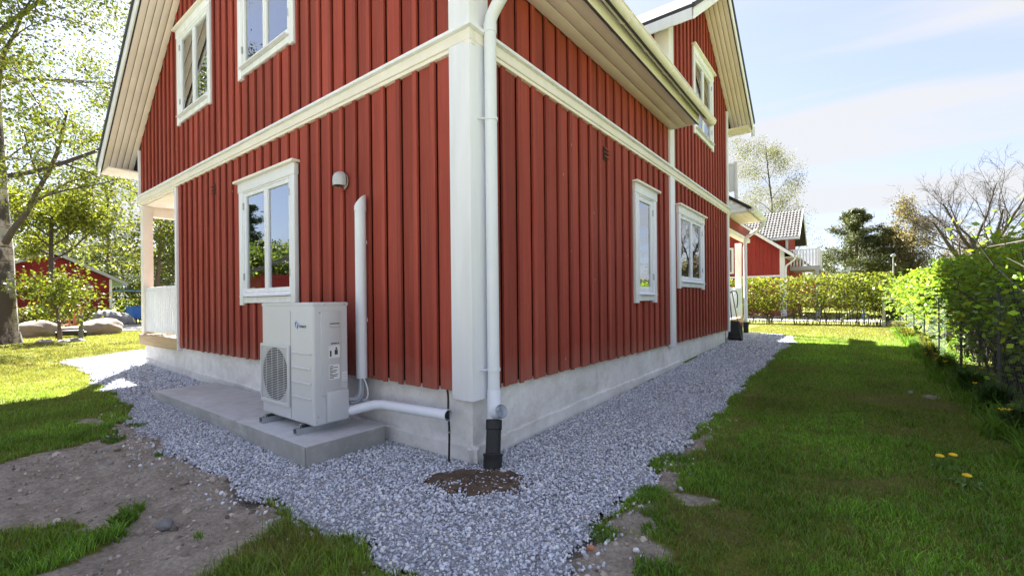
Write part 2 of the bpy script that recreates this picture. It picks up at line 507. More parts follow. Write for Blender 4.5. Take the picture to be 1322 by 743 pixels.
def wob(x, y, a, s, seed):
    return x + a * (vnoise(x, y, s, seed) - .5) + a * .6 * (vnoise(x, y, s * .37, seed + 1) - .5), y + a * (vnoise(x, y, s, seed + 2) - .5) + a * .6 * (vnoise(x, y, s * .37, seed + 3) - .5)

def gravel_mask(x, y):
    a, b = wob(x, y, .16, .35, 1)
    return inpoly(a, b, GRAVEL) & ~((x < -0.02) & (x > -8.3) & (y > 0.03) & (y < 8.4))

def edge_drop(x, y):
    e = np.zeros(np.shape(x))
    for k in range(8):
        e = e + gravel_mask(x + .11 * math.cos(k * .785), y + .11 * math.sin(k * .785))
    return np.where((x > -6) & (y < 6), .022 * (1 - e / 8) * 1.6, 0)

def blob(x, y, lst, seed):
    out = np.zeros(np.shape(x))
    a, b = wob(x, y, .22, .3, seed)
    for cx, cy, rx, ry, rot in lst:
        c, s = math.cos(rot), math.sin(rot)
        u = ((a - cx) * c + (b - cy) * s) / rx; v = (-(a - cx) * s + (b - cy) * c) / ry
        out = np.maximum(out, np.clip((1.25 - np.sqrt(u * u + v * v)) / .5, 0, 1))
    return out

def soil_mask(x, y):
    a, b = wob(x, y, .22, .4, 5)
    m = inpoly(a, b, SOIL).astype(float)
    return np.maximum(m, blob(x, y, BARE, 11))

def dry_mask(x, y):
    return .5 * blob(x, y, DRY, 23)

def relief(x, y):
    near = np.clip(1 - np.maximum(np.abs(x + 1) - 8, 0) / 4, 0, 1)
    s = soil_mask(x, y)
    r = .022 * (vnoise(x, y, .9, 31) - .5) + s * (.05 * (vnoise(x, y, .33, 32) - .5) + .03 * (vnoise(x, y, .11, 33) - .5))
    return r * near - .006 * s

xs = np.concatenate([[-700, -300, -150, -90, -60, -40, -30, -24, -20, -17, -14.5], np.arange(-12.5, -4.5, .2), np.arange(-4.5, 4.2, .045), np.arange(4.4, 6, .4), [8, 12, 18, 26, 40, 60, 100, 200, 400, 800]])
ys = np.concatenate([[-800, -300, -120, -60, -30, -15, -8, -5], np.arange(-3.6, 4, .045), np.arange(4, 20, .2), [22, 26, 32, 40, 55, 80, 130, 300, 900]])
GX, GY = np.meshgrid(xs, ys)
gm = gravel_mask(GX, GY)
GZ = zg(GX, GY) + relief(GX, GY) - np.where(gm, 0.03, 0.0)
sm = soil_mask(GX, GY); dm = dry_mask(GX, GY)
nx, ny = len(xs), len(ys)
idx = np.arange(nx * ny).reshape(ny, nx)
Q = np.stack([idx[:-1, :-1], idx[:-1, 1:], idx[1:, 1:], idx[1:, :-1]], -1).reshape(-1, 4)
tint = np.zeros((nx * ny, 3)); tint[:, 0] = sm.ravel(); tint[:, 1] = dm.ravel()

def ground_mat():
    m, t, b = newmat('lawn_and_soil')
    a = N(t, 'ShaderNodeAttribute', attribute_name='tint')
    sp = N(t, 'ShaderNodeSeparateColor'); t.links.new(a.outputs['Color'], sp.inputs[0])
    n1 = noise(t, posmap(t), 0.45, 5, 0.6); n2 = noise(t, posmap(t), 6, 5, 0.65); n3 = noise(t, posmap(t), 45, 5, 0.7)
    g = mix(t, rng(t, n1, .35, .65, 0, 1), (0.135, 0.155, 0.028), (0.19, 0.195, 0.042))
    g = scalecol(t, g, rng(t, n2, .3, .7, .78, 1.2))
    g = scalecol(t, g, rng(t, n3, .3, .7, .7, 1.3))
    g = mix(t, sp.outputs[1], g, (0.19, 0.155, 0.07))
    s = mix(t, rng(t, n2, .35, .68, 0, 1), (0.33, 0.285, 0.23), (0.54, 0.48, 0.41))
    s = scalecol(t, s, rng(t, n3, .3, .7, .65, 1.3))
    c = mix(t, rng(t, sp.outputs[0], .25, .6, 0, 1), g, s)
    t.links.new(c, b.inputs['Base Color'])
    b.inputs['Roughness'].default_value = 0.95
    b.inputs['Specular IOR Level'].default_value = 0.1
    n4 = noise(t, posmap(t), 160, 4, 0.7)
    ad = N(t, 'ShaderNodeMath', operation='ADD'); t.links.new(n3, ad.inputs[0]); t.links.new(n4, ad.inputs[1])
    bump(t, b, ad.outputs[0], 0.9, 0.02)
    return m
MT['ground'] = ground_mat()
g = fast('lawn', np.stack([GX.ravel(), GY.ravel(), GZ.ravel()], -1), Q, 'ground', tint=tint, smooth=True)
tag(g, 'green lawn with bare soil patches around the house', kind='structure')

# gravel bed sheet
def gravel_mat():
    m, t, b = newmat('gravel_bed')
    vo = N(t, 'ShaderNodeTexVoronoi', Scale=48.0); t.links.new(posmap(t), vo.inputs['Vector'])
    n = noise(t, posmap(t), 3, 4)
    c = mix(t, rng(t, vo.outputs['Color'], 0, 1, 0, 1), (0.30, 0.32, 0.37), (0.50, 0.53, 0.60))
    c = scalecol(t, c, rng(t, vo.outputs['Distance'], 0.1, 0.75, 1.1, 0.55))
    c = scalecol(t, c, rng(t, n, .3, .7, .85, 1.15))
    t.links.new(c, b.inputs['Base Color']); b.inputs['Roughness'].default_value = .9
    bump(t, b, rng(t, vo.outputs['Distance'], 0, .8, 1, 0), 1.0, 0.02)
    return m
MT['gravelbed'] = gravel_mat()
gxs = np.arange(-12.3, 1.6, .06); gys = np.arange(-1.6, 12, .06)
X2, Y2 = np.meshgrid(gxs, gys)
m2 = gravel_mask(X2, Y2)
Z2 = zg(X2, Y2) + .005 - edge_drop(X2, Y2) + .012 * (vnoise(X2, Y2, .5, 41) - .5)
i2 = np.arange(X2.size).reshape(X2.shape)
Q2 = np.stack([i2[:-1, :-1], i2[:-1, 1:], i2[1:, 1:], i2[1:, :-1]], -1).reshape(-1, 4)
keep = m2.ravel()[Q2].all(1)
Q2 = Q2[keep]
used = np.unique(Q2); remap = np.full(X2.size, -1); remap[used] = np.arange(len(used))
g = fast('gravel_path', np.stack([X2.ravel(), Y2.ravel(), Z2.ravel()], -1)[used], remap[Q2], 'gravelbed', smooth=True)
tag(g, 'grey crushed stone gravel strip along the house walls', kind='structure')

# crushed stones
NR = np.random.default_rng(5)
ICO_V = []
t_ = (1 + 5 ** .5) / 2
for a in (-1, 1):
    for b_ in (-t_, t_):
        ICO_V += [(a, b_, 0), (0, a, b_), (b_, 0, a)]
ICO_V = np.array(ICO_V) / math.sqrt(1 + t_ * t_)
_bm = bmesh.new()
for p in ICO_V: _bm.verts.new(p)
_r = bmesh.ops.convex_hull(_bm, input=_bm.verts)
_bm.verts.index_update()
ICO_F = np.array([[v.index for v in f.verts] for f in _bm.faces]); ICO_V = np.array([v.co[:] for v in _bm.verts]); _bm.free()
OCT_V = np.array([(1, 0, 0), (-1, 0, 0), (0, 1, 0), (0, -1, 0), (0, 0, 1), (0, 0, -1.)])
OCT_F = np.array([(0, 2, 4), (2, 1, 4), (1, 3, 4), (3, 0, 4), (2, 0, 5), (1, 2, 5), (3, 1, 5), (0, 3, 5)])

def rand_rot(n):
    q = NR.normal(size=(n, 4)); q /= np.linalg.norm(q, axis=1)[:, None]
    w, x, y, z = q.T
    return np.stack([np.stack([1 - 2 * (y * y + z * z), 2 * (x * y - z * w), 2 * (x * z + y * w)], -1),
                     np.stack([2 * (x * y + z * w), 1 - 2 * (x * x + z * z), 2 * (y * z - x * w)], -1),
                     np.stack([2 * (x * z - y * w), 2 * (y * z + x * w), 1 - 2 * (x * x + y * y)], -1)], 1)

def stones(name, P, size, tints, BV, BF, mat, parent=None):
    n = len(P); k = len(BV)
    S = size[:, None] * NR.uniform(.5, 1.3, (n, 3))
    jit = NR.uniform(.72, 1.2, (n, k, 1))
    V = BV[None] * jit * S[:, None, :]
    V = np.einsum('nij,nkj->nki', rand_rot(n), V) + P[:, None, :]
    F = (BF[None] + (np.arange(n) * k)[:, None, None]).reshape(-1, BF.shape[1])
    return fast(name, V.reshape(-1, 3), F, mat, parent, tint=np.repeat(tints, k, 0))

def scatter(x0, x1, y0, y1, n):
    return NR.uniform(x0, x1, n), NR.uniform(y0, y1, n)

def stone_tint(n):
    v = np.clip(NR.normal(.95, .24, n), .4, 1.5)
    base = np.array([[.57, .60, .68]]) * v[:, None]
    w = NR.random(n)
    base[w < .05] *= np.array([1.15, .98, .8])
    base[w > .95] *= 1.2
    return np.clip(base, .03, .8)

def gravel_stones(regs):
    P, S = [], []
    for (x0, x1, y0, y1, dens, s0, s1) in regs:
        n = int((x1 - x0) * (y1 - y0) * dens)
        x, y = scatter(x0, x1, y0, y1, n)
        k = gravel_mask(x, y); x, y = x[k], y[k]
        s = s0 * .8 + (s1 - s0) * NR.beta(1.3, 2.6, len(x)) * 1.7
        P.append(np.stack([x, y, zg(x, y) - edge_drop(x, y) + .002 + NR.uniform(0, .012, len(x))], -1)); S.append(s)
    return np.concatenate(P), np.concatenate(S)
P, S = gravel_stones([(-2.6, 1.4, -1.5, 0.02, 4700, .0054, .0112), (0.0, 1.4, 0.02, 1.6, 4700, .0054, .0108)])
# stones strewn past the edge of the bed
n = 9000
x, y = scatter(-4.5, 1.7, -1.6, 2.2, n)
d = np.zeros(n, bool)
for k in range(6):
    dd = .05 * (k + 1)
    for a in range(8):
        d |= gravel_mask(x + dd * math.cos(a * .785), y + dd * math.sin(a * .785)) & (NR.random(n) < .09 * (1.25 - k * .2))
k = d & ~gravel_mask(x, y)
x, y = x[k], y[k]
P = np.concatenate([P, np.stack([x, y, zg(x, y) + relief(x, y) + .004], -1)]); S = np.concatenate([S, NR.uniform(.006, .015, len(x))])
g = stones('gravel', P, S, stone_tint(len(P)), ICO_V, ICO_F, 'stone')
tag(g, 'loose grey crushed stones near the house corner', 'gravel', kind='stuff')
P, S = gravel_stones([(-5.0, -2.6, -1.5, 0.02, 4200, .006, .0118), (0.0, 1.4, 1.6, 3.0, 4600, .006, .0118), (-11.5, -5.0, -1.3, 2, 1100, .011, .020), (0.0, 1.5, 3.0, 6.0, 2400, .0085, .015), (-.5, 1.6, 6.0, 11.6, 800, .013, .022)])
g = stones('gravel', P, S, stone_tint(len(P)), OCT_V, OCT_F, 'stone')
tag(g, 'loose grey crushed stones farther along the house', 'gravel', kind='stuff')

# crumbs of soil and pebbles on the bare soil
n = 15000
x, y = scatter(-3.7, 1.9, -2.5, 1.0, n)
k = (soil_mask(x, y) > .5) & ~gravel_mask(x, y) & (NR.random(n) < .25 + .75 * vnoise(x, y, .35, 77)); x, y = x[k], y[k]
tn = np.array([[.34, .30, .25]]) * np.clip(NR.normal(1, .3, (len(x), 1)), .4, 1.8)
pb = NR.random(len(x)) < .16
tn[pb] = np.array([[.42, .41, .40]]) * NR.uniform(.6, 1.3, (pb.sum(), 1))
g = stones('soil_crumbs', np.stack([x, y, zg(x, y) + relief(x, y) + .001], -1), NR.gamma(1.7, .0042, len(x)).clip(.002, .03), tn, ICO_V, ICO_F, 'stone')
tag(g, 'crumbs of earth and pebbles on the bare soil', 'soil', kind='stuff')

# asphalt road far left
def sheet(name, poly, z, mat, label):
    mb = MB(); mb.add([(px, py, z) for px, py in poly], [tuple(range(len(poly)))])
    return tag(mb.build(name, mat), label, kind='structure')
sheet('bounce_sheet', [(-21.5, -4.6), (-21.5, -12.0), (30, -14), (30, -6.2)], .13, 'bouncegrey', 'pale grey sheet added out of view on the gable side to bounce neutral light')  # added out of view, bounces neutral light onto the shaded walls
sheet('road', [(-21.6, -60), (-28.6, -60), (-29.4, 60), (-22.2, 60)], .145, 'asphalt', 'grey asphalt road beyond the left lawn')
sheet('road', [(-1.9, 19.2), (60, 19.2), (60, 22.0), (-1.9, 22.0)], .275, 'asphalt', 'asphalt lane behind the far hedge')

# ------------------------------------------------------------------ the house
H = thing('house', 'red board and batten house with white trim and grey plinth, in the foreground', 'house', (0, 0, 0))
SP = 0.212
HW = 8.4                      # width of the gable wall
RIDGE = 4.2
def under(x):                 # underside of the main roof
    return 4.09 + .8 * min(-x, x + HW)
YC_ = 6.455
def under2(y):                # underside of the cross gable roof
    return 5.38 + .70 * min(y - 4.45, 8.46 - y)

WIN_L = [(-3.94, -2.53, 1.19, 2.72), (-3.93, -2.52, 4.02, 5.56), (-6.2, -4.84, 4.01, 5.5)]
WIN_R = [(3.05, 3.81, 1.165, 2.70), (4.83, 6.34, 1.38, 2.70), (5.76, 7.14, 4.14, 5.66)]

def cut(iv, a, b):
    out = []
    for (p, q) in iv:
        if b <= p or a >= q: out.append((p, q)); continue
        if a > p: out.append((p, a))
        if b < q: out.append((b, q))
    return out

def cladding(F, wall, u0, u1, z0, ztop, wins, skip=None):
    n = max(1, round((u1 - u0) / SP)); s = (u1 - u0) / n
    for i in range(n):
        a, b = u0 + i * s + (.038 if i else 0), u0 + (i + 1) * s - (.038 if i < n - 1 else 0)
        cuts = sorted({a, b} | {e for w in wins for e in (w[0] + .06, w[1] - .06) if a + .004 < e < b - .004})
        dz = random.uniform(-.006, .006); dd = random.uniform(-.004, 0)
        for p, q in zip(cuts, cuts[1:]):
            zt = max(ztop(p), ztop(q))
            iv = [(z0 + dz, zt)]
            for w in wins:
                if p >= w[0] + .055 and q <= w[1] - .055: iv = cut(iv, w[2] + .1, w[3] - .06)
            for (za, zb) in iv:
                if zb - za > .01: fpiece(F, 'board', p, q, -.045, dd, za, zb, 'red', wall)
        if i:
            a = u0 + i * s
            w2 = .024 + random.uniform(-.0015, .0015)
            iv = [(z0 + random.uniform(-.008, .008), max(ztop(a - w2), ztop(a + w2)))]
            for w in wins:
                if a + w2 > w[0] and a - w2 < w[1]: iv = cut(iv, w[2] + .012, w[3])
            for (za, zb) in iv:
                if zb - za > .01: fpiece(F, 'batten', a - w2, a + w2, .002, .022, za, zb, 'red', wall)

def sheath(F, name, cols):
    mb = MB()
    for (u0, u1, z0, z1) in cols: mb.box(*fb(F, u0, u1, -.14, -.055, z0, z1))
    return mb.build(name, 'deepred', H)

def colset(u0, u1, z0, ztop, wins):
    br = sorted({u0, u1} | {e for w in wins for e in (w[0] + .05, w[1] - .05) if u0 < e < u1} | set(np.arange(u0 + .4, u1 - .1, .4)))
    out = []
    for p, q in zip(br, br[1:]):
        iv = [(z0, min(ztop(p), ztop(q)))]
        for w in wins:
            if p >= w[0] + .049 and q <= w[1] - .049: iv = cut(iv, w[2] + .09, w[3] - .05)
        out += [(p, q, a, b) for a, b in iv if b - a > .01]
    return out

belt_top = lambda u: 3.12
rakeL = lambda u: under(max(-HW, min(0, u))) + .03
# gable wall (faces -y)
gw = sheath('L', 'gable_wall', colset(-6.36, -.06, .50, belt_top, WIN_L) + colset(-HW + .05, -.06, 3.06, rakeL, WIN_L))
cladding('L', gw, -6.36, -.165, .52, belt_top, WIN_L)
cladding('L', gw, -HW + .03, -.165, 3.10, rakeL, WIN_L)
# side wall (faces +x): below the belt, above it up to the eave, and the cross gable
eave = lambda u: 3.86
rakeR = lambda u: under2(max(4.45, min(8.46, u))) + .03
sw = sheath('R', 'side_wall', colset(.06, 8.4, .50, belt_top, WIN_R) + colset(.06, 4.45, 3.06, eave, WIN_R) + colset(4.45, 8.4, 3.06, rakeR, WIN_R))
cladding('R', sw, .165, 4.47, .52, belt_top, WIN_R)
cladding('R', sw, 4.67, 8.42, .52, belt_top, WIN_R)
cladding('R', sw, .165, 4.47, 3.10, eave, WIN_R)
cladding('R', sw, 4.67, 8.42, 3.10, rakeR, WIN_R)

# corner boards
fbox('L', 'corner_board', -.172, .040, -.02, .042, .478, 4.3, 'white', H, .003)
fbox('R', 'corner_board', -.0395, .17, -.02, .0402, .4785, 3.9, 'white', H, .003)
fbox('R', 'corner_board', 4.47, 4.672, -.02, .03, .475, 3.105, 'white', H, .003)
fbox('R', 'corner_board', 4.47, 4.672, -.02, .03, 3.226, 5.46, 'white', H, .003)
fbox('R', 'corner_board', 8.40, 8.505, -.05, .03, .475, 3.105, 'white', H, .003)
fbox('R', 'corner_board', 8.40, 8.505, -.05, .03, 3.226, 5.38, 'white', H, .003)
fbox('L', 'corner_board', -HW - .02, -HW + .032, -.1, .03, 3.23, 4.1, 'white', H, .003)
fbox('L', 'corner_board', -6.41, -6.33, -.05, .028, .47, 3.08, 'white', H, .003)
# belt: board, drip cap
def belt(F, u0, u1):
    fbox(F, 'belt_board', u0, u1, -.02, .046, 3.115, 3.195, 'cream', H, .004)
    fbox(F, 'belt_strip', u0, u1, -.015, .032, 3.085, 3.1145, 'cream', H, .002)
    fbox(F, 'belt_cap', u0 - (.03 if F == 'L' else 0), u1, -.02, .078, 3.1955, 3.222, 'white', H, .003)
belt('L', -8.44, .0466); belt('R', -.0435, 8.56)
# corner return of the cap so that the two lengths meet in a mitre
MB().box(.0, .0775, -.0775, -.0, 3.1958, 3.2217).build('belt_cap', 'white', H, bevel=.003)

# plinth: cast sections with joints, and a rough footing strip below
def plinth(F, u0, u1, d=-.045, zb=-.3):
    fbox(F, 'plinth_section', u0, u1, -.3, d, zb, .535, 'concrete', H, .004)
for a, b in zip((-8.34, -6.25, -4.85, -2.6, 0), (-6.256, -4.855, -2.606, -.046)): plinth('L', a, b)
for a, b in zip((-.0, 2.1, 4.32, 6.4), (2.094, 4.314, 6.394, 8.35)): plinth('R', a if a else .048, b)
def footing(F, u0, u1, z):
    mb = MB(); n = int((u1 - u0) / .07); 
    vs, fs = [], []
    for i in range(n + 1):
        u = u0 + (u1 - u0) * i / n
        zt = z(u) + .105 + .012 * (float(vnoise(u, 0, .3, 3)) - .5) + .008 * (random.random() - .5); dd = -.026 + .006 * random.random()
        for (dv, zv) in ((dd, -.25), (dd, zt), (-.05, zt + .012)):
            vs.append((u, -dv, zv) if F == 'L' else (dv, u, zv))
    for i in range(n):
        for k in range(2):
            q = (i * 3 + k, (i + 1) * 3 + k, (i + 1) * 3 + k + 1, i * 3 + k + 1)
            fs.append(q if F == 'L' else q[::-1] if False else q)
    mb.add(vs, fs).build('footing', 'concrete', H, smooth=True)
footing('L', -8.3, .02, lambda u: float(zg(u, -.05)))
footing('R', -.02, 5.2, lambda u: float(zg(.05, u)) - .02 * max(0, u - 2) )

# windows
def window(F, w, sashes, hinge_sides):
    u0, u1, z0, z1 = w
    cw = .10
    a, b, c, d = u0 + cw, u1 - cw, z0 + .135, z1 - .12          # opening inside the casing
    def B(name, p, q, d0, d1, r, s, m, par, bv=.003): return fbox(F, name, p, q, d0, d1, r, s, m, par, bv)
    # frame ring is the window itself
    mb = MB()
    for (p, q, r, s) in ((a - .03, a + .014, c - .03, d + .03), (b - .014, b + .03, c - .03, d + .03), (a + .014, b - .014, d - .016, d + .03), (a + .014, b - .014, c - .03, c + .016)):
        mb.box(*fb(F, p, q, -.13, .03, r, s))
    W = mb.build('window', 'white', H, bevel=.002)
    B('side_casing', u0, a, -.005, .04, z0, d + .0005, 'white', W)
    B('side_casing', b, u1, -.005, .04, z0, d + .0005, 'white', W)
    B('head_casing', u0 - .012, u1 + .012, -.005, .046, d + .001, z1, 'cream' if False else 'white', W)
    B('head_cap', u0 - .055, u1 + .055, -.005, .09, z1 + .0005, z1 + .028, 'cream', W)
    B('apron', a + .0005, b - .0005, -.005, .036, z0 + .028, c - .035, 'white', W)
    mb = MB()
    pts = [(.0, c - .004), (.085, c - .022), (.085, c - .030), (.0, c - .030)]
    poly = [((-p[0], p[1]) if F == 'L' else (p[0], p[1])) for p in pts]
    mb.prism(poly, 0 if F == 'L' else 1, a + .002, b - .002)
    mb.build('sill', 'zinc' if False else 'white', W, smooth=False)
    n = sashes; sw_ = (b - a - .03) / n
    for i in range(n):
        p, q = a + .015 + i * sw_ + .002, a + .015 + (i + 1) * sw_ - .002
        r, s = c + .018, d - .018
        fwid = .043 if n == 2 else .055
        mb = MB()
        for (p_, q_, r_, s_) in ((p, p + fwid, r, s), (q - fwid, q, r, s), (p + fwid, q - fwid, s - fwid, s), (p + fwid, q - fwid, r, r + fwid * 1.15)):
            mb.box(*fb(F, p_, q_, -.03, .022, r_, s_))
        mb.build('sash', 'white', W, bevel=.003)
        B('pane', p + fwid - .004, q - fwid + .004, -.004, .002, r + fwid - .004, s - fwid + .004, 'glass', W, 0)
        hs = hinge_sides[i]
        for hz in (r + .16, s - .2):
            hu = p - .004 if hs < 0 else q + .004
            B('hinge', hu - .009, hu + .009, -.0, .038, hz, hz + .085, 'zinc', W, .002)
    # the room behind
    mb = MB()
    x0, x1, y0, y1, za, zb = fb(F, a - .02, b + .02, -1.6, -.128, c - .02, d + .02)
    bx = MB().box(x0, x1, y0, y1, za, zb)
    front = {'L': (0, 1, 5, 4), 'R': (1, 2, 6, 5)}[F]
    bx.f = [f for f in bx.f if f != front]
    bx.build('room', 'room', W)
    for (p, q) in ((a + .01, a + .01 + .16 * (b - a)), (b - .01 - .16 * (b - a), b - .01)):       # gathered curtains
        vs = []; m_ = 14
        for i in range(m_ + 1):
            u = p + (q - p) * i / m_; dd = -.22 + .018 * math.sin(i * 1.9)
            for zz in (c + .02, d - .01): vs.append((u, -dd, zz) if F == 'L' else (dd, u, zz))
        MB().add(vs, [(2 * i, 2 * i + 2, 2 * i + 3, 2 * i + 1) for i in range(m_)]).build('curtain', 'blind', W, smooth=True, angle=80)

window('L', WIN_L[0], 2, (-1, 1)); window('L', WIN_L[1], 2, (-1, 1)); window('L', WIN_L[2], 2, (-1, 1))
window('R', WIN_R[0], 1, (1,)); window('R', WIN_R[1], 2, (-1, 1)); window('R', WIN_R[2], 2, (-1, 1))

# vents in the cladding
def vent(F, u, z):
    mb = MB()
    mb.box(*fb(F, u - .062, u + .062, .0, .012, z - .075, z + .075))
    v = mb.build('vent', 'groove', H)
    for k in range(3):
        zz = z - .055 + k * .045
        m2 = MB()
        poly = [(.006, zz + .028), (.010, zz + .034), (.036, zz + .004), (.032, zz - .002)]
        poly = [((-p[0], p[1]) if F == 'L' else p) for p in poly]
        m2.prism(poly, 0 if F == 'L' else 1, u - .058, u + .058)
        m2.build('louvre', 'red', v)
vent('L', -4.861, 2.80); vent('R', 2.276, 2.87); vent('R', 7.24, 2.71)

# ---- main roof
OV = .45; EAVE_X = -8.95
def slope_board(name, x0, x1, y0, y1, fz, t0, t1, mat, axis='x', par=None):
    """board following a roof slope between x0 and x1 (axis x) or y0..y1 (axis y)"""
    mb = MB()
    if axis == 'x': mb.prism([(x0, fz(x0) + t0), (x1, fz(x1) + t0), (x1, fz(x1) + t1), (x0, fz(x0) + t1)], 1, y0, y1)
    else: mb.prism([(y0, fz(y0) + t0), (y1, fz(y1) + t0), (y1, fz(y1) + t1), (y0, fz(y0) + t1)], 0, x0, x1)
    return mb.build(name, mat, par or H, bevel=.002)
fL = lambda x: 4.09 + .8 * (x + HW)
fR = lambda x: 4.09 - .8 * x
roof = MB()
def roof_prism(mb, xr, ya, yb):
    mb.prism([(EAVE_X - .02, fL(EAVE_X - .02) + .03), (-RIDGE, fL(-RIDGE) + .03), (xr, fR(xr) + .03), (xr, fR(xr) + (.195 if xr > 0 else .23)), (min(xr - .01, -.8), fR(min(xr - .01, -.8)) + (.195 if xr > 0 else .23)), (min(xr - .02, -.81), fR(min(xr - .02, -.81)) + .23), (-RIDGE, fL(-RIDGE) + .26), (EAVE_X - .02, fL(EAVE_X - .02) + .23)], 1, ya, yb)
roof_prism(roof, .44, -OV - .02, 4.5); roof_prism(roof, -.7, 4.501, 8.9); roof_prism(roof, -3.3, 8.901, 10.3)
RF = roof.build('roof', 'roof', H)
n = 5
for k in range(n):
    y0 = -OV + .0 + k * (OV - .01) / n
    slope_board('soffit_board', EAVE_X, -RIDGE, y0 + .0045, y0 + (OV - .01) / n - .0045, fL, .005, .026, 'soffit', par=RF)
    slope_board('soffit_board', -RIDGE, .42, y0 + .0045, y0 + (OV - .01) / n - .0045, fR, .005, .026, 'soffit', par=RF)
slope_board('bargeboard', EAVE_X, -RIDGE, -OV - .047, -OV - .021, fL, -.02, .17, 'white', par=RF)
slope_board('bargeboard', -RIDGE, .42, -OV - .047, -OV - .021, fR, -.02, .085, 'white', par=RF)
slope_board('verge_trim', EAVE_X - .03, -RIDGE, -OV - .07, -OV - .02, fL, .171, .25, 'roof', par=RF)
slope_board('verge_trim', -RIDGE, -.82, -OV - .07, -OV - .02, fR, .171, .25, 'roof', par=RF)
# left eave: flat soffit boards along the house, fascia
for k in range(3):
    x0 = -HW - .035 - k * .17
    box('soffit_board', x0 - .164, x0, -OV, 9.9, 3.68, 3.702, 'soffit', RF, .002)
box('soffit_board', -8.437, -8.37, -OV, .4, 3.679, 3.701, 'soffit', RF, .002)
box('fascia', EAVE_X - .02, EAVE_X + .003, -OV - .02, 9.9, 3.665, 3.83, 'white', RF, .002)
# right eave
for k in range(3):
    x0 = .012 + k * .135
    box('soffit_board', x0 + .005, x0 + .130, -OV, 4.47, 3.80, 3.821, 'soffit', RF, .002)
box('soffit_board', -.04, .42, 4.472, 4.50, 3.797, 3.95, 'soffit', RF, .002)
box('fascia', .42, .443, -OV - .02, 4.50, 3.782, 3.928, 'cream', RF, .003)

def gutter(name, p0, p1, r, par, mat='cream'):
    """half-round gutter along y at (x, z)"""
    mb = MB(); n = 12; x, z = p0[0], p0[2]; y0, y1 = p0[1], p1[1]
    prof = [(x + r * math.cos(math.pi + math.pi * k / n), z + r * math.sin(math.pi + math.pi * k / n)) for k in range(n + 1)]
    inner = [(x + (r - .004) * math.cos(math.pi + math.pi * k / n), z + (r - .004) * math.sin(math.pi + math.pi * k / n)) for k in range(n, -1, -1)]
    mb.prism(prof + inner, 1, y0, y1)
    mb.prism(prof, 1, y0 - .003, y0); mb.prism(prof, 1, y1, y1 + .003)
    g = mb.build(name, mat, par, smooth=True, angle=50)
    # rolled front rim
    MB().tube([(x + r, y0, z + .004), (x + r, y1, z + .004)], .009, 8).build('rim', mat, g, smooth=True)
    y = y0 + .3
    while y < y1:
        b = MB(); pts = [(x + (r + .0035) * math.cos(math.pi + math.pi * k / n), y, z + (r + .0035) * math.sin(math.pi + math.pi * k / n)) for k in range(n + 1)]
        b.tube(pts, .006, 6).tube([(x - r - .06, y, z - .01), (x - r, y, z + .004)], .006, 6)
        b.build('bracket', mat, g, smooth=True)
        y += .62
    return g
GX_, GZ_ = .515, 3.935
slope_board('sun_baffle', .43, .555, -OV - .02, 4.5, fR, .18, .19, 'roof', par=RF)  # added sheet hidden in the gutter, stops sun bouncing onto the fascia
gutter('gutter', (GX_, -OV - .06, GZ_), (GX_, 4.93, GZ_), .068, H)
# downpipe from the gutter to the drain
PX, PY = .10, .122
dp = MB()
path = [(GX_, .14, 3.86), (GX_, .14, 3.78), (GX_ - .012, .139, 3.735), (GX_ - .045, .137, 3.70), (PX + .07, PY, 3.385), (PX + .035, PY, 3.345), (PX + .01, PY, 3.31), (PX, PY, 3.25), (PX, PY, .545)]
dp.tube(path, .0455, 20)
DP = dp.build('downpipe', 'plast', H, smooth=True)
MB().lathe([(.0462, 0), (.050, .003), (.050, .07), (.0462, .073)], 20, (PX, PY, 3.20)).build('sleeve', 'plast', DP, smooth=True)
MB().lathe([(.0462, 0), (.0495, .003), (.0495, .262), (.0462, .266)], 20, (PX, PY, .285)).build('sleeve', 'plast', DP, smooth=True)
# branch spout pointing towards the camera side
e = MB(); dirv = Vector((.78, -.36, .26)).normalized(); c0 = Vector((PX, PY, .375)); c1 = c0 + dirv * .13
e.tube([c0, c1], .049, 20, False); e.tube([c1, c0 + dirv * .03], .044, 20, False)
e.build('branch', 'plast', DP, smooth=True)
MB().tube([c0 + dirv * .05, c0 + dirv * .055], .0445, 20).build('branch_inside', 'hose', DP)
for z in (.70, 2.56):
    c = MB().lathe([(.0465, -.011), (.052, -.011), (.052, .011), (.0465, .011)], 20, (PX, PY, z))
    c.box(PX - .075, PX - .04, PY - .075, PY - .062, z - .008, z + .008)
    c.tube([(PX - .02, PY - .05, z), (PX - .055, PY - .085, z), (PX - .075, PY - .085, z)], .007, 6)
    c.build('clip', 'plast', DP, smooth=True)

# ---- cross gable roof
OX = .42
f2L = lambda y: 5.38 + .70 * (y - 4.45)
f2R = lambda y: 5.38 + .70 * (8.46 - y)
ylo, yhi = 4.22, 8.96
r2 = MB()
r2.prism([(ylo - .02, f2L(ylo - .02) + .03), (YC_, f2L(YC_) + .03), (yhi + .02, f2R(yhi + .02) + .03), (yhi + .02, f2R(yhi + .02) + .21), (YC_, f2L(YC_) + .24), (ylo - .02, f2L(ylo - .02) + .21)], 0, -4.0, OX + .02)
R2 = r2.build('cross_gable_roof', 'roof', H)
n = 5
for k in range(n):
    x0 = .01 + k * (OX - .01) / n; x1 = x0 + (OX - .01) / n
    slope_board('soffit_board', x0 + .0045, x1 - .0045, YC_, yhi, f2R, .005, .026, 'soffit', 'y', R2)
    slope_board('soffit_board', x0 + .0045, x1 - .0045, ylo, YC_, f2L, .005, .026, 'soffit', 'y', R2)
slope_board('bargeboard', OX + .021, OX + .045, YC_, yhi, f2R, -.02, .15, 'white', 'y', R2)
slope_board('bargeboard', OX + .021, OX + .045, ylo, YC_, f2L, -.02, .15, 'white', 'y', R2)
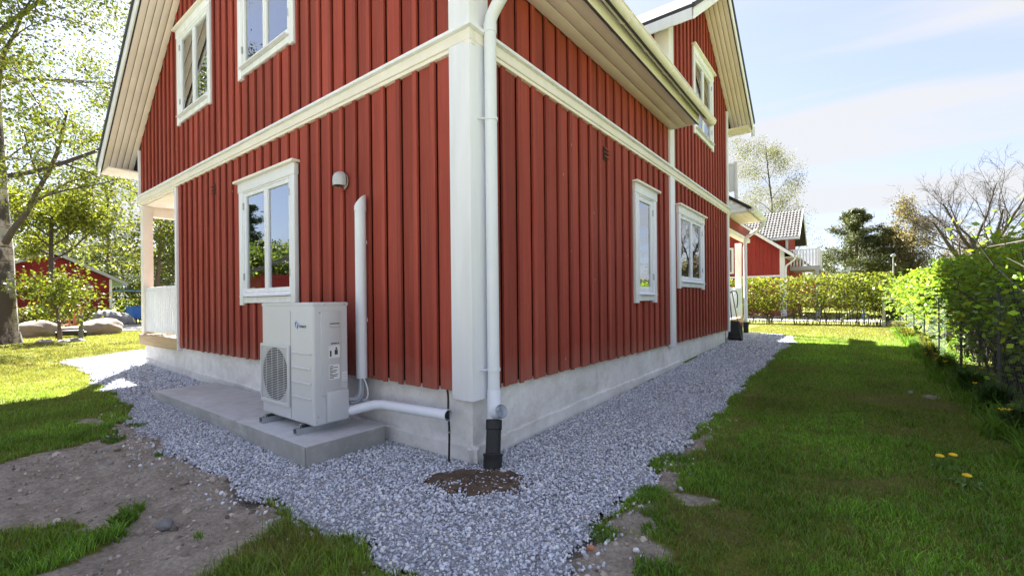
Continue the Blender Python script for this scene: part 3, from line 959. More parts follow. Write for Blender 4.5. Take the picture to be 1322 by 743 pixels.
slope_board('verge_trim', OX + .02, OX + .068, YC_, yhi + .03, f2R, .151, .225, 'roof', 'y', R2)
slope_board('verge_trim', OX + .02, OX + .068, ylo - .03, YC_, f2L, .151, .225, 'roof', 'y', R2)
for (a, b) in ((8.50, yhi),):
    for k in range(3):
        s = (b - a) / 3
        box('soffit_board', -1.2, OX, a + k * s + .003, a + (k + 1) * s - .003, 4.99, 5.011, 'soffit', R2, .002)
box('fascia', -1.2, OX + .02, yhi, yhi + .022, 4.975, 5.13, 'white', R2, .002)
box('fascia', -1.2, OX + .02, ylo - .022, ylo, 5.20, 5.36, 'white', R2, .002)
box('downspout_stub', OX - .03, OX + .06, yhi + .03, yhi + .075, 4.90, 5.12, 'white', R2, .01)
slope_board('soffit_board', -1.6, -.0, ylo, 4.47, f2L, .005, .026, 'soffit', 'y', R2)
# cheek wall of the cross gable seen over the main eave
cw_ = box('cheek_wall', -2.6, -.03, 4.51, 4.6, 3.9, 5.4, 'dark', H)
u = -.20
while u > -2.4:
    piece('board', u - SP, u, 4.475, 4.509, 3.85, 5.42, 'red', cw_); piece('batten', u - .02, u + .02, 4.452, 4.476, 3.85, 5.42, 'red', cw_); u -= SP
box('corner_board', -.19, .0302, 4.445, 4.4705, 3.83, 5.4, 'cream', H, .003)

# ---- rear part of the house (mostly out of sight)
box('rear_wall', -8.35, -1.7, 8.36, 9.85, .0, 4.3, 'red', H)
MB().prism([(-8.35, 4.3), (-1.7, 4.3), (-3.3, 6.6), (-4.2, 7.4), (-8.35, 4.12)], 1, 9.7, 9.84).build('rear_gable', 'red', H)
box('end_wall', -8.37, -.05, 8.30, 8.44, .0, 3.9, 'red', H)
MB().prism([(.0, 3.9), (-.12, 3.9), (-.12, 5.3), (.0, 5.3)], 1, 8.35, 8.44).build('end_wall', 'red', H)
# left end of the house: wall x=-8.4 behind the corner porch
box('outer_wall', -8.38, -8.24, 2.6, 9.85, .0, 4.0, 'red', H)
box('outer_wall', -8.38, -8.24, .05, 2.6, 3.09, 4.0, 'red', H)
mb = MB(); mb.box(-8.24, -6.43, 2.6, 2.74, .3, 3.1)
mb.box(-6.5, -6.37, .08, 2.6, .3, 3.08); mb.build('porch_wall', 'red', H)
mb = MB()
for k in range(14):
    mb.box(-8.3, -6.5, .1 + k * .18, .1 + k * .18 + .174, 3.05, 3.068)
mb.build('porch_ceiling', 'cream', H)
# lintel, post, timber floor edge, railing of the corner porch
box('porch_lintel', -8.40, -6.42, .03, .27, 3.04, 3.0845, 'cream', H, .004)
box('porch_lintel', -8.41, -6.415, -.012, .024, 3.065, 3.0848, 'cream', H, .003)
box('porch_post', -8.355, -8.20, -.015, .14, .665, 3.04, 'cream', H, .006)
box('porch_beam', -8.35, -8.22, .142, 2.6, 2.86, 3.05, 'cream', H, .004)
box('floor_edge', -8.46, -6.345, -.03, .04, .475, .66, 'wood', H, .004)
mb = MB()
for k in range(18): mb.box(-8.4, -6.42, .042 + k * .14, .042 + k * .14 + .134, .625, .652)
mb.build('porch_floor', 'wood', H)
RL = box('railing', -8.2, -6.42, .03, .075, 1.45, 1.525, 'white', H, .006)
box('rail', -8.2, -6.42, .035, .07, .74, .80, 'white', RL, .004)
u = -8.18
while u < -6.48:
    piece('baluster', u, u + .088, .02, .0348, .715, 1.452, 'white', RL); u += .098
box('stub_post', -7.35, -7.27, .03, .072, .652, .74, 'white', RL, .004)
RL = box('railing', -8.345, -8.29, .142, 2.6, 1.45, 1.525, 'white', H, .006)
box('rail', -8.34, -8.295, .142, 2.6, .74, .80, 'white', RL, .004)
u = .2
while u < 2.5:
    piece('baluster', -8.359, -8.344, u, u + .088, .715, 1.452, 'white', RL); u += .098

# ---- entrance porch behind the far corner
MB().prism([(-1.9, 3.12), (.40, 3.12), (.40, 3.19), (-.25, 3.64), (-1.9, 3.64)], 1, 8.54, 10.2).build('porch_roof_core', 'cream', H)
for k, (za, zb) in enumerate(((3.128, 3.215), (3.218, 3.305), (3.308, 3.40), (3.403, 3.50))):
    xa = min(.40, .40 - (zb - 3.19) / .692)
    box('verge_board', -1.0, xa, 8.512, 8.538, za, zb, 'white', H, .003)
slope_board('porch_roof', -1.0, .47, 8.49, 10.25, lambda x: 3.19 + .692 * (.40 - x), .012, .075, 'black')
for k in range(5):
    box('soffit_board', -.42 + k * .165, -.42 + k * .165 + .16, 8.54, 10.2, 3.10, 3.1195, 'cream', H, .002)
g2 = gutter('gutter', (.475, 8.5, 3.17), (.475, 10.23, 3.17), .06, H, 'white')
d2 = MB()
d2.tube([(.475, 10.1, 3.12), (.475, 10.1, 3.04), (.43, 10.12, 2.97), (.12, 10.26, 2.80), (.05, 10.29, 2.74), (.03, 10.3, 2.62), (.03, 10.3, .5)], .045, 14)
d2.build('downpipe', 'plast', H, smooth=True)
box('porch_beam', -.20, -.06, 8.51, 11.5, 2.86, 3.098, 'red', H, .004)
box('porch_beam', -.21, -.05, 8.51, 11.5, 2.76, 2.858, 'cream', H, .004)
box('porch_post', -.42, -.27, 11.4, 11.55, .68, 2.758, 'cream', H, .006)
RL = box('railing', -.30, -.25, 8.51, 11.4, 1.42, 1.50, 'white', H, .005)
u = 8.52
while u < 11.35:
    piece('baluster', -.285, -.268, u, u + .1, .72, 1.42, 'white', RL); u += .104
box('porch_floor', -1.8, -.24, 8.45, 11.55, .56, .68, 'wood', H, .004)
box('porch_plinth', -1.8, -.27, 8.45, 11.5, -.1, .555, 'concrete', H, .004)
RL = box('balcony_railing', -.9, .12, 8.60, 8.64, 3.62, 4.22, 'white', H, .004)
box('post', .121, .19, 8.585, 8.655, 3.4, 4.27, 'white', RL, .004)
box('handrail', -.9, .12, 8.58, 8.66, 4.2205, 4.26, 'white', RL, .004)

# ------------------------------------------------------------------ things at the corner
# soil mound round the drain
mb_r = np.random.default_rng(12)
cx, cy = .235, -.23
ca, sa = math.cos(R_(38)), math.sin(R_(38))
V = [(cx, cy, .028)]; F3 = []
NRr, NA = 7, 48
for i in range(1, NRr + 1):
    for k in range(NA):
        a = 2 * math.pi * k / NA
        f = i / NRr
        r = f * (1 + .55 * (float(vnoise(math.cos(a) * 2 + 9, math.sin(a) * 2 + 9, .6, 3)) - .5) + .45 * (float(vnoise(math.cos(a) * 5 + 9, math.sin(a) * 5 + 9, .6, 4)) - .5))
        u, v = .31 * r * math.cos(a), .205 * r * math.sin(a)
        z = .040 * (1 - f ** 2.2) - .006 * (i == NRr) + (.022 * (mb_r.random() - .35) if i < NRr else 0) + .004
        V.append((cx + u * ca - v * sa, cy + u * sa + v * ca, z))
for k in range(NA): F3.append((0, 1 + k, 1 + (k + 1) % NA))
Fq = [(1 + (i - 1) * NA + k, 1 + i * NA + k, 1 + i * NA + (k + 1) % NA, 1 + (i - 1) * NA + (k + 1) % NA) for i in range(1, NRr) for k in range(NA)]
MT['earth'] = simple('dark_earth', (0.085, 0.058, 0.04), .95, .35, 14, 70, .9)
o = fast('soil_mound', np.array(V), [np.array(F3), np.array(Fq)], 'earth', smooth=True)
tag(o, 'patch of dug brown earth around the black drain pipe', kind='structure')
n = 1500
a = NR.uniform(0, 6.283, n); r = np.sqrt(NR.random(n)) * (1.0 + .4 * NR.random(n) ** 2)
x = cx + .31 * r * np.cos(a) * ca - .205 * r * np.sin(a) * sa; y = cy + .31 * r * np.cos(a) * sa + .205 * r * np.sin(a) * ca
tn = np.array([[.10, .07, .05]]) * NR.uniform(.5, 1.6, (n, 1)); pb = NR.random(n) < .26; tn[pb] = stone_tint(int(pb.sum()))
sz = np.where(pb, NR.uniform(.006, .012, n), NR.gamma(2, .004, n).clip(.003, .016))
o = stones('earth_clods', np.stack([x, y, .006 + .034 * np.clip(1 - r ** 2, 0, 1)], -1), sz, tn, ICO_V, ICO_F, 'stone')
tag(o, 'clods and stray stones on the dug earth patch', 'soil', kind='stuff')

# black drain pipe
DR = thing('drain_pipe', 'black ribbed drain pipe standing in dug earth under the white downpipe', 'drain pipe', (.165, .02, 0))
b0, b1 = Vector((0, 0, -.02)), Vector((PX - .165, PY - .02, .325))
MB().tube([b0, b1], .0555, 24, False).tube([b1, b1 + (b0 - b1) * .2], .051, 24, False).build('pipe', 'black', DR, smooth=True)
ax = (b1 - b0).normalized()
MB().tube([b1 - ax * .075, b1 - ax * .07, b1 - ax * .004, b1], [.056, .0605, .0605, .056], 24, False).build('rim', 'black', DR, smooth=True)
MB().tube([b0, b0 + ax * .105, b0 + ax * .112, b0 + ax * .125, b0 + ax * .13], [.068, .068, .073, .073, .056], 24, False).build('socket', 'black', DR, smooth=True)

# concrete slabs under the heat pump
S1 = thing('concrete_slab', 'long low concrete slab, empty, left of the heat pump slab', 'slab', (-3.4, -.4, 0))
def slab(par, x0, x1, y0, y1, zt, blocks):
    lx, ly = par.location.x, par.location.y
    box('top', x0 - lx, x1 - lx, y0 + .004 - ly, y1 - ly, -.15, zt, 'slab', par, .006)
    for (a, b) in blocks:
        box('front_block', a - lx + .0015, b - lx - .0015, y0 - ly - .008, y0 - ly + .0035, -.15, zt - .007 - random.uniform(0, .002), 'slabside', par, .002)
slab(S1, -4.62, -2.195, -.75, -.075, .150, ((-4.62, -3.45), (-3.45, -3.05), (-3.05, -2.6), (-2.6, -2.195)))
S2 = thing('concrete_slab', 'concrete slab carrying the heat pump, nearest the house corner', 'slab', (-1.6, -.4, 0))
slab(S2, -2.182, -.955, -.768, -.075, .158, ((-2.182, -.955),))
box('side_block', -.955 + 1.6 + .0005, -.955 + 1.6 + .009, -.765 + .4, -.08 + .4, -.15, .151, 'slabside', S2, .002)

# heat pump
HP = thing('heat_pump', 'ivory outdoor heat pump unit with round fan grille on concrete slab', 'heat pump', (-1.605, -.435, .158))
zb = .067; zt = 1.05; hx = .445; fy = -.155; by = .155
MB().box(-hx, hx, fy, by, zb, zt).build('body', 'pump', HP, bevel=.022, seg=4)
box('lid', -hx - .004, hx + .004, fy - .004, by + .004, zt - .028, zt + .006, 'pump', HP, .014)
# fan opening, fan, grille
gx0, gx1, gz0, gz1 = -hx + .005, .08, .175, .695
gcx, gcz = (gx0 + gx1) / 2, (gz0 + gz1) / 2
def disc_y(r, y, n=40, x=gcx, z=gcz):
    return [(x + r * math.cos(2 * math.pi * k / n), y, z + r * math.sin(2 * math.pi * k / n)) for k in range(n)]
GR = MB()
m_ = MB(); ring = disc_y(.232, fy - .004)
m_.add(ring + disc_y(.232, fy - .001), [tuple(range(40))] + [(k, (k + 1) % 40, 40 + (k + 1) % 40, 40 + k) for k in range(40)])
m_.build('fan_opening', 'dark', HP)
fm = MB()
for b in range(3):
    a0 = b * 2.094 + .5
    for s in range(6):
        a1, a2 = a0 + s * .17, a0 + (s + 1) * .17
        fm.add([(gcx + .05 * math.cos(a1), fy - .006, gcz + .05 * math.sin(a1)), (gcx + .205 * math.cos(a1), fy - .006 - .004 * s / 6, gcz + .205 * math.sin(a1)),
                (gcx + .205 * math.cos(a2), fy - .006 - .004 * (s + 1) / 6, gcz + .205 * math.sin(a2)), (gcx + .05 * math.cos(a2), fy - .007, gcz + .05 * math.sin(a2))], [(0, 1, 2, 3)])
fm.build('fan', 'fan', HP)
gf = MB()
for (a, b, c, d) in ((gx0, gx0 + .016, gz0, gz1), (gx1 - .028, gx1, gz0, gz1), (gx0 + .016, gx1 - .028, gz1 - .03, gz1), (gx0 + .016, gx1 - .028, gz0, gz0 + .035)):
    gf.box(a, b, fy - .02, fy - .0005, c, d)
GF = gf.build('fan_grille', 'pump', HP, bevel=.006)
nz = 30
for k in range(nz):
    z = gz0 + .045 + k * (gz1 - gz0 - .085) / (nz - 1)
    piece('slat', gx0 + .014, gx1 - .026, fy - .018, fy - .0125, z - .0021, z + .0021, 'pump', GF)
for k in range(4):
    x = gx0 + .1 + k * .108
    piece('bar', x - .003, x + .003, fy - .0124, fy - .0105, gz0 + .03, gz1 - .025, 'pump', GF)
m_ = MB()   # blank corners between the round opening and the frame
for q in range(4):
    sx, sz = (1, 1), 0
for k in range(40):
    a1, a2 = 2 * math.pi * k / 40, 2 * math.pi * (k + 1) / 40
    def sq(a):
        c, s = math.cos(a), math.sin(a); hxx, hzz = (gx1 - gx0) / 2 - .02, (gz1 - gz0) / 2 - .03
        t = min(hxx / max(abs(c), 1e-6), hzz / max(abs(s), 1e-6)); return (gcx + c * t, fy - .0095, gcz + s * t)
    p1, p2 = (gcx + .232 * math.cos(a1), fy - .0095, gcz + .232 * math.sin(a1)), (gcx + .232 * math.cos(a2), fy - .0095, gcz + .232 * math.sin(a2))
    m_.add([p1, p2, sq(a2), sq(a1)], [(0, 3, 2, 1)])
m_.build('grille_backing', 'pump', GF)
# front panels with proud horizontal joints
piece('front_seam', .084, .0865, fy - .0012, fy + .01, .09, .985, 'groove', HP)
for k, z in enumerate((.645, .525, .405, .285)):
    box('front_rib', .105, hx - .035, fy - .009, fy + .004, z - .012, z + .004, 'pump', HP, .004)
# blue mark and name on the front
lg = MB()
lx, lz = .19, .872
lg.add([(lx - .004, fy - .0015, lz + .038), (lx - .03, fy - .0015, lz + .012), (lx - .026, fy - .0015, lz - .014), (lx - .012, fy - .0015, lz - .026), (lx - .014, fy - .0015, lz - .002), (lx + .0, fy - .0015, lz + .012)], [(0, 1, 2, 3, 4, 5)])
lg.add([(lx + .006, fy - .0015, lz - .040), (lx + .032, fy - .0015, lz - .014), (lx + .028, fy - .0015, lz + .012), (lx + .014, fy - .0015, lz + .024), (lx + .016, fy - .0015, lz + .0), (lx + .002, fy - .0015, lz - .014)], [(0, 5, 4, 3, 2, 1)])
lg.build('emblem', 'logo', HP)
def text(name, s, size, mat, par, loc, rot):
    cu = bpy.data.curves.new(name, 'FONT'); cu.body = s; cu.size = size; cu.extrude = .0004; cu.resolution_u = 2
    cu.offset = size * .018
    tmp = bpy.data.objects.new(name, cu); COL.objects.link(tmp)
    dg = bpy.context.evaluated_depsgraph_get(); me = bpy.data.meshes.new_from_object(tmp.evaluated_get(dg))
    bpy.data.objects.remove(tmp)
    me.materials.clear()
    o = link(name, me, mat, par, loc); o.rotation_euler = rot
    return o
text('maker_name', 'inuacn', .042, 'ink', HP, (lx + .045, fy - .0012, lz - .022), (R_(90), 0, 0))
# right side: raised service panel, handle, stickers, valve cover
sd = hx
box('service_panel', sd - .004, sd + .010, -.092, .078, .30, .985, 'pumpd', HP, .006)
box('handle_recess', sd + .0103, sd + .0112, -.018, .068, .876, .884, 'fan', HP)
box('handle', sd + .010, sd + .02, -.022, .072, .855, .874, 'pumpd', HP, .004)
box('valve_cover', sd - .004, sd + .042, -.052, .135, .085, .335, 'pumpd', HP, .016)
MB().prism([(sd + .004, .335), (sd + .039, .312), (sd + .039, .30), (sd, .30)], 1, -.045, .128).build('cover_top', 'pumpd', HP)
st = box('sticker', sd + .0102, sd + .0106, -.03, .068, .60, .70, 'paper', HP)
for (a, b, c, d) in ((-.01, .045, .713, .722), (.05, .062, .713, .722), (-.02, -.006, .612, .66), (.022, .05, .625, .665), (.03, .045, .668, .684)):
    box('print', sd + .0108, sd + .0111, a, b, c, d, 'ink', st)
st = box('sticker', sd + .0102, sd + .0106, -.03, .066, .425, .545, 'paper', HP)
for k in range(9):
    z = .435 + k * .0118
    box('print', sd + .0108, sd + .0111, -.024, random.uniform(-.0, .058), z, z + .0055, 'ink', st)
st = box('sticker', sd + .0002, sd + .0008, .095, .142, .40, .475, 'paper', HP)
for k in range(3): box('print', sd + .001, sd + .0013, .10, .136, .41 + k * .02, .416 + k * .02, 'hose', st)
for (y, z) in ((-.12, .14), (-.10, .97), (.12, 1.035), (-.06, 1.035), (.09, .10), (-.13, .10)):
    MB().tube([(sd - .001, y, z), (sd + .005, y, z)], .006, 8).build('screw', 'steel', HP)
# mounting rails with rubber feet and bolts
for x in (-.30, .30):
    rb = MB().box(x - .03, x + .03, -.235, .245, .0, .012); rb.box(x - .03, x - .025, -.235, .245, .012, .045); rb.box(x + .025, x + .03, -.235, .245, .012, .045)
    rb.box(x - .03, x - .012, -.235, .245, .045, .05); rb.box(x + .012, x + .03, -.235, .245, .045, .05)
    RB = rb.build('mounting_rail', 'zinc', HP)
    MB().tube([(x, -.19, .03), (x, -.19, .078)], .012, 10).build('bolt', 'steel', RB, smooth=True)
    MB().lathe([(0, .004), (.024, .004), (.024, -.008), (.0, -.008)], 6, (x, -.19, .06)).build('nut', 'steel', RB)
    box('foot', x - .022, x + .022, -.2, -.12, .0501, .0665, 'black', RB, .003)
    box('foot', x - .022, x + .022, .1, .17, .0501, .0665, 'black', RB, .003)

# vertical pipe cover on the wall
PC = thing('pipe_cover', 'vertical white pipe cover with slanted top on the red wall', 'pipe cover', (-1.265, -.082, .535))
MB().tube([(0, 0, 0), (0, 0, 1.50)], .048, 20).build('tube', 'plast', PC, smooth=True)
# cap whose top is cut at a slant
vs, fs = [], []
nn = 20
for k in range(nn):
    a = 2 * math.pi * k / nn; cx_, cy_ = .0515 * math.cos(a), .0515 * math.sin(a)
    vs += [(cx_, cy_, 1.49), (cx_, cy_, 1.575 + .055 * (cx_ / .0515) * .9 + .03 * (cy_ / .0515))]
fs = [(2 * k, 2 * ((k + 1) % nn), 2 * ((k + 1) % nn) + 1, 2 * k + 1) for k in range(nn)] + [tuple(2 * k + 1 for k in range(nn))]
MB().add(vs, fs).build('cap', 'plast', PC, smooth=True, angle=40)
box('bracket', -.012, .012, .04, .082, .5, .53, 'plast', PC)
box('bracket', -.012, .012, .04, .082, 1.2, 1.23, 'plast', PC)

# insulated hoses from the cover to the pump
def bez(p0, p1, p2, p3, n=14):
    out = []
    for i in range(n + 1):
        t = i / n; u = 1 - t
        out.append(tuple(u ** 3 * a + 3 * u * u * t * b + 3 * u * t * t * c + t ** 3 * d for a, b, c, d in zip(p0, p1, p2, p3)))
    return out
HS = thing('refrigerant_hoses', 'grey insulated hoses looping from the pipe cover to the heat pump', 'hoses', (-1.265, -.09, .3))
for (dx, dy, r, sag) in ((-.015, 0, .017, 0), (.012, -.012, .015, .02), (.0, .018, .012, .05)):
    MB().tube(bez((dx, dy, .26), (dx + .01, dy - .01, .10), (dx + .10, dy - .06, .05 - sag * .4), (dx + .10, dy - .19, .11 + dx - sag)), r, 10).build('hose', 'hose', HS, smooth=True)
MB().tube(bez((.03, .0, .25), (.09, .0, .18), (.13, .02, .06), (.06, -.03, .04)), .006, 8).build('cable', 'plast', HS, smooth=True)
MB().tube(bez((.0, -.05, .045), (.05, -.04, .06), (.12, -.02, .05), (.16, -.02, .035)), .013, 8).build('hose', 'hose', HS, smooth=True)

# white condensate tube to the corner
CT = thing('condensate_pipe', 'thick white plastic pipe running from the heat pump to the house corner', 'pipe', (-1.1, -.1, .3))
tp = [(-.08, -.19, .0), (-.02, -.17, .005), (.06, -.10, .03), (.12, -.05, .045), (.2, -.022, .05), (.30, -.012, .05), (.955, -.012, .07)]
MB().tube(tp, .04, 18, False).tube([tp[-1], (.6, -.012, .06)], .034, 18, False).build('pipe', 'plast', CT, smooth=True)
MB().tube([(.925, -.012, .069), (.93, -.012, .069)], .0343, 18).build('inside', 'groove', CT)
MB().lathe([(.04, 0), (.0435, .002), (.0435, .03), (.04, .032)], 18).build('collar', 'plast', CT, smooth=True).matrix_local = Matrix.Translation((.955 - .03, -.012, .0692)) @ Matrix.Rotation(R_(90), 4, 'Y')

# black cable beside the pipe's end
CB = thing('black_cable', 'thin black cable hanging down the plinth at the pipe end', 'cable', (-.18, -.05, 0))
pts = bez((-.055, .02, .53), (.01, -.03, .50), (.025, -.05, .45), (.025, -.052, .36), 8) + bez((.025, -.052, .36), (.03, -.04, .28), (.0, -.02, .15), (.01, -.035, -.01), 10)[1:]
MB().tube(pts, .0085, 8).build('cable', 'black', CB, smooth=True)
MB().lathe([(.009, -.006), (.014, -.006), (.014, .006), (.009, .006)], 10, (.021, -.037, .24)).build('clip', 'steel', CB)

# wall lamp: dome on a round plate
WL = thing('wall_lamp', 'small domed silver wall lamp on the red wall beside the window', 'wall lamp', (-1.63, -.024, 2.36))
lm = MB(); n_ = 18; vs = []; fs = []
prof = [(0, .095), (.03, .09), (.055, .07), (.068, .04), (.07, .0), (.07, -.045)]
for (r, z) in prof:
    for k in range(n_ + 1):
        a = math.pi + math.pi * k / n_
        vs.append((r * math.cos(a), r * math.sin(a) * 1.25 - .01, z))
for i in range(len(prof) - 1):
    for k in range(n_): fs.append((i * (n_ + 1) + k, i * (n_ + 1) + k + 1, (i + 1) * (n_ + 1) + k + 1, (i + 1) * (n_ + 1) + k))
lm.add(vs, fs)
MT['lampgrey'] = simple('lamp_grey', (.50, .51, .52), .35, .05, metal=.2)
lm.build('hood', 'lampgrey', WL, smooth=True)
m_ = MB().lathe([(0, -.016), (.072, -.016), (.078, -.01), (.078, .0)], 24); o = m_.build('plate', 'lampgrey', WL, smooth=True)
o.matrix_local = Matrix.Rotation(R_(90), 4, 'X') @ Matrix.Scale(1.0, 4)
box('glass', -.05, .05, -.06, -.016, -.045, .02, 'dark', WL, .015)

# things at the far corner of the house
SC = thing('snow_scoop', 'black snow scoop leaning at the far corner of the house', 'snow scoop', (.06, 8.78, .25))
MB().add([(-.13, -.05, .03), (.19, -.05, .0), (.09, .06, .44), (-.13, .06, .46), (-.12, -.14, .06), (.17, -.15, .05), (.06, .03, .42), (-.11, .03, .43)],
         [(0, 3, 2, 1), (0, 1, 5, 4), (0, 4, 7, 3), (1, 2, 6, 5), (4, 5, 6, 7)]).build('blade', 'black', SC)
MB().tube([(-.06, .03, .42), (-.12, .1, 1.1)], .012, 8).build('handle', 'black', SC)
MB().tube([(-.12, .1, 1.08), (-.06, .1, 1.14), (.02, .1, 1.13), (.05, .1, 1.05), (.05, .1, .85), (.03, .1, .75)], .012, 8).build('grip', 'black', SC, smooth=True)
BR = thing('broom', 'broom with orange-brown handle leaning behind the snow scoop', 'broom', (.02, 8.98, .25))
MB().tube([(.07, .02, .4), (-.05, .02, 1.12)], .012, 8).build('handle', 'orangewood', BR)
box('head', -.04, .18, -.01, .05, .36, .42, 'pink', BR, .012)
box('bristles', -.03, .17, .0, .04, .0, .358, 'greypost', BR, .005)
PT = thing('paving_slab', 'flat concrete paving slab at the foot of the far downpipe', 'slab', (.05, 10.3, .25))
box('slab', -.25, .25, -.3, .3, -.04, .085, 'concrete', PT, .008)
GB = thing('gully', 'black drain gully under the far white downpipe', 'drain', (.03, 10.3, .33))
MB().lathe([(.055, -.02), (.06, .0), (.07, .24), (.085, .25), (.085, .28), (.05, .28)], 18).build('bowl', 'black', GB, smooth=True)

# stone lying on the soil
def rock(name, label, loc, s, mat, seed, cat='rock', group=None):
    rr = random.Random(seed); bm = bmesh.new(); bmesh.ops.create_icosphere(bm, subdivisions=4, radius=1)
    offs = [Vector((rr.uniform(-9, 9), rr.uniform(-9, 9), rr.uniform(-9, 9))) for _ in range(3)]
    from mathutils import noise as mn
    for v in bm.verts:
        k = 1 + .28 * mn.noise(v.co * .9 + offs[0]) + .13 * mn.noise(v.co * 2.2 + offs[1]) + .05 * mn.noise(v.co * 6 + offs[2])
        v.co = Vector((v.co.x * s[0] * k, v.co.y * s[1] * k, v.co.z * s[2] * k))
    for f in bm.faces: f.smooth = True
    me = bpy.data.meshes.new(name); bm.to_mesh(me); bm.free()
    return tag(link(name, me, mat, None, loc), label, cat, group)
rock('stone', 'fist sized grey stone on the bare soil', (-.745, -1.66, .012), (.055, .04, .032), 'boulderg', 3, 'stone')
rock('stone', 'small pinkish stone on the lower edge of the gravel by the right lawn', (1.22, -.50, .012), (.018, .015, .013), 'terra', 4, 'stone')
rock('stone', 'pale pebble on bare soil at the right lawn edge', (1.40, -.38, .006), (.016, .013, .010), 'paper', 9, 'stone')
rock('stone', 'smaller stone above the fist sized one on the soil', (-1.35, -1.4, .012), (.04, .03, .02), 'boulder', 6, 'stone')

# ------------------------------------------------------------------ grass
def blades(name, x, y, h, w, tint, fine=True, lean=.5, zoff=0.0, parent=None):
    n = len(x); z = zg(x, y) + relief(x, y) + zoff
    a = NR.uniform(0, 2 * math.pi, n); b = NR.uniform(0, 2 * math.pi, n)
    ln = NR.uniform(.1, 1.0, n) * lean * h
    dx, dy = np.cos(a) * w / 2, np.sin(a) * w / 2
    lx, ly = np.cos(b) * ln, np.sin(b) * ln
    P = np.stack([x, y, z - .004], -1)
    o = np.zeros(n)
    v0 = P + np.stack([dx, dy, o], -1); v1 = P - np.stack([dx, dy, o], -1)
    tip = P + np.stack([lx, ly, h * .92], -1)
    if fine:
        m = P + np.stack([lx * .35, ly * .35, h * .58], -1)
        m0 = m + np.stack([dx * .75, dy * .75, o], -1); m1 = m - np.stack([dx * .75, dy * .75, o], -1)
        V = np.stack([v0, v1, m1, m0, tip], 1).reshape(-1, 3); k = 5
        q = np.arange(n)[:, None] * 5
        F = [q + np.array([[0, 1, 2, 3]]), q + np.array([[3, 2, 4]])]
    else:
        V = np.stack([v0, v1, tip], 1).reshape(-1, 3); k = 3
        F = [np.arange(n)[:, None] * 3 + np.array([[0, 1, 2]])]
    return fast(name, V, F, 'blade', parent, tint=np.repeat(tint, k, 0))

def grass_tint(x, y, n):
    g = np.array([[.185, .36, .045]]) * np.clip(NR.normal(1, .38, (n, 1)), .35, 2.2)
    big = vnoise(x, y, 1.1, 51)[:, None]; mid = vnoise(x, y, .35, 52)[:, None]
    g = g * (.72 + .5 * big) * (.8 + .4 * mid) * (1 + .14 * np.sin(2 * math.pi * (x + .08 * y) / 1.05))[:, None]
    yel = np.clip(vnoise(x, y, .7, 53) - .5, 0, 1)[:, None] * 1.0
    far = np.maximum(np.clip((-x - 4) / 4, 0, .85), np.clip((y - 8.5) / 4, 0, .85))[:, None]  # sunlit yellow of the left and far lawns put into blade colour
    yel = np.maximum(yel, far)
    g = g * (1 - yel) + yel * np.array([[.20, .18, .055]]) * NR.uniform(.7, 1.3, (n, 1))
    d = dry_mask(x, y)[:, None] * NR.uniform(.35, 1.0, (n, 1))
    g = g * (1 - d) + d * np.array([[.24, .18, .075]])
    bl = NR.random(n) < .12
    g[bl] = np.array([[.20, .30, .12]]) * NR.uniform(.7, 1.3, (bl.sum(), 1))
    st = NR.random(n) < .05
    g[st] = np.array([[.30, .25, .11]])
    return g

def grass(name, label, regs, fine):
    X, Y, Hh, Ww = [], [], [], []
    for (x0, x1, y0, y1, dens, h0, h1, w) in regs:
        n = int((x1 - x0) * (y1 - y0) * dens)
        x, y = scatter(x0, x1, y0, y1, n)
        s = soil_mask(x, y)
        clump = vnoise(x, y, .09, 61)
        k = ~gravel_mask(x, y) & (NR.random(n) > s * 1.05) & (NR.random(n) < .2 + 1.0 * clump)
        k &= ~((x < .05) & (x > -8.6) & (y > -.1) & (y < 11.7))
        x, y = x[k], y[k]
        X.append(x); Y.append(y)
        thin = 1 - .45 * dry_mask(x, y)
        Hh.append(NR.uniform(h0, h1, len(x)) * (.5 + .9 * vnoise(x, y, .13, 62)) * (.75 + .5 * vnoise(x, y, .5, 64)) * thin); Ww.append(np.full(len(x), w) * NR.uniform(.7, 1.3, len(x)))
    X, Y, Hh, Ww = map(np.concatenate, (X, Y, Hh, Ww))
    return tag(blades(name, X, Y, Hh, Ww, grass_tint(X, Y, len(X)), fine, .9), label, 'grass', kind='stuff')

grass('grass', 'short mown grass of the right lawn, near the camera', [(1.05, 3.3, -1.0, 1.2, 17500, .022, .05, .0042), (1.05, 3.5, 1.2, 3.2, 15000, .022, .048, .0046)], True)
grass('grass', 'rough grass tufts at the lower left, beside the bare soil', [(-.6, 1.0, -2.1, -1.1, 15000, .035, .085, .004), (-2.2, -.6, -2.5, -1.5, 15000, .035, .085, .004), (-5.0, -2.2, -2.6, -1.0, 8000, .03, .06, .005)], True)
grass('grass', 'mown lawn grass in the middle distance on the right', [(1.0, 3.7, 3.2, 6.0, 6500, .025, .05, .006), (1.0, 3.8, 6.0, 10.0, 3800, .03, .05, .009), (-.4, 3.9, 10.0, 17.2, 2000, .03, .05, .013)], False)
grass('grass', 'mown sunlit lawn grass in the middle distance on the left', [(-9.0, -5.0, -3.2, -.7, 4200, .03, .055, .008), (-14, -9.0, -3.5, 4.0, 1500, .03, .055, .014), (-21.4, -14, -3.5, 6.0, 800, .03, .06, .02)], False)

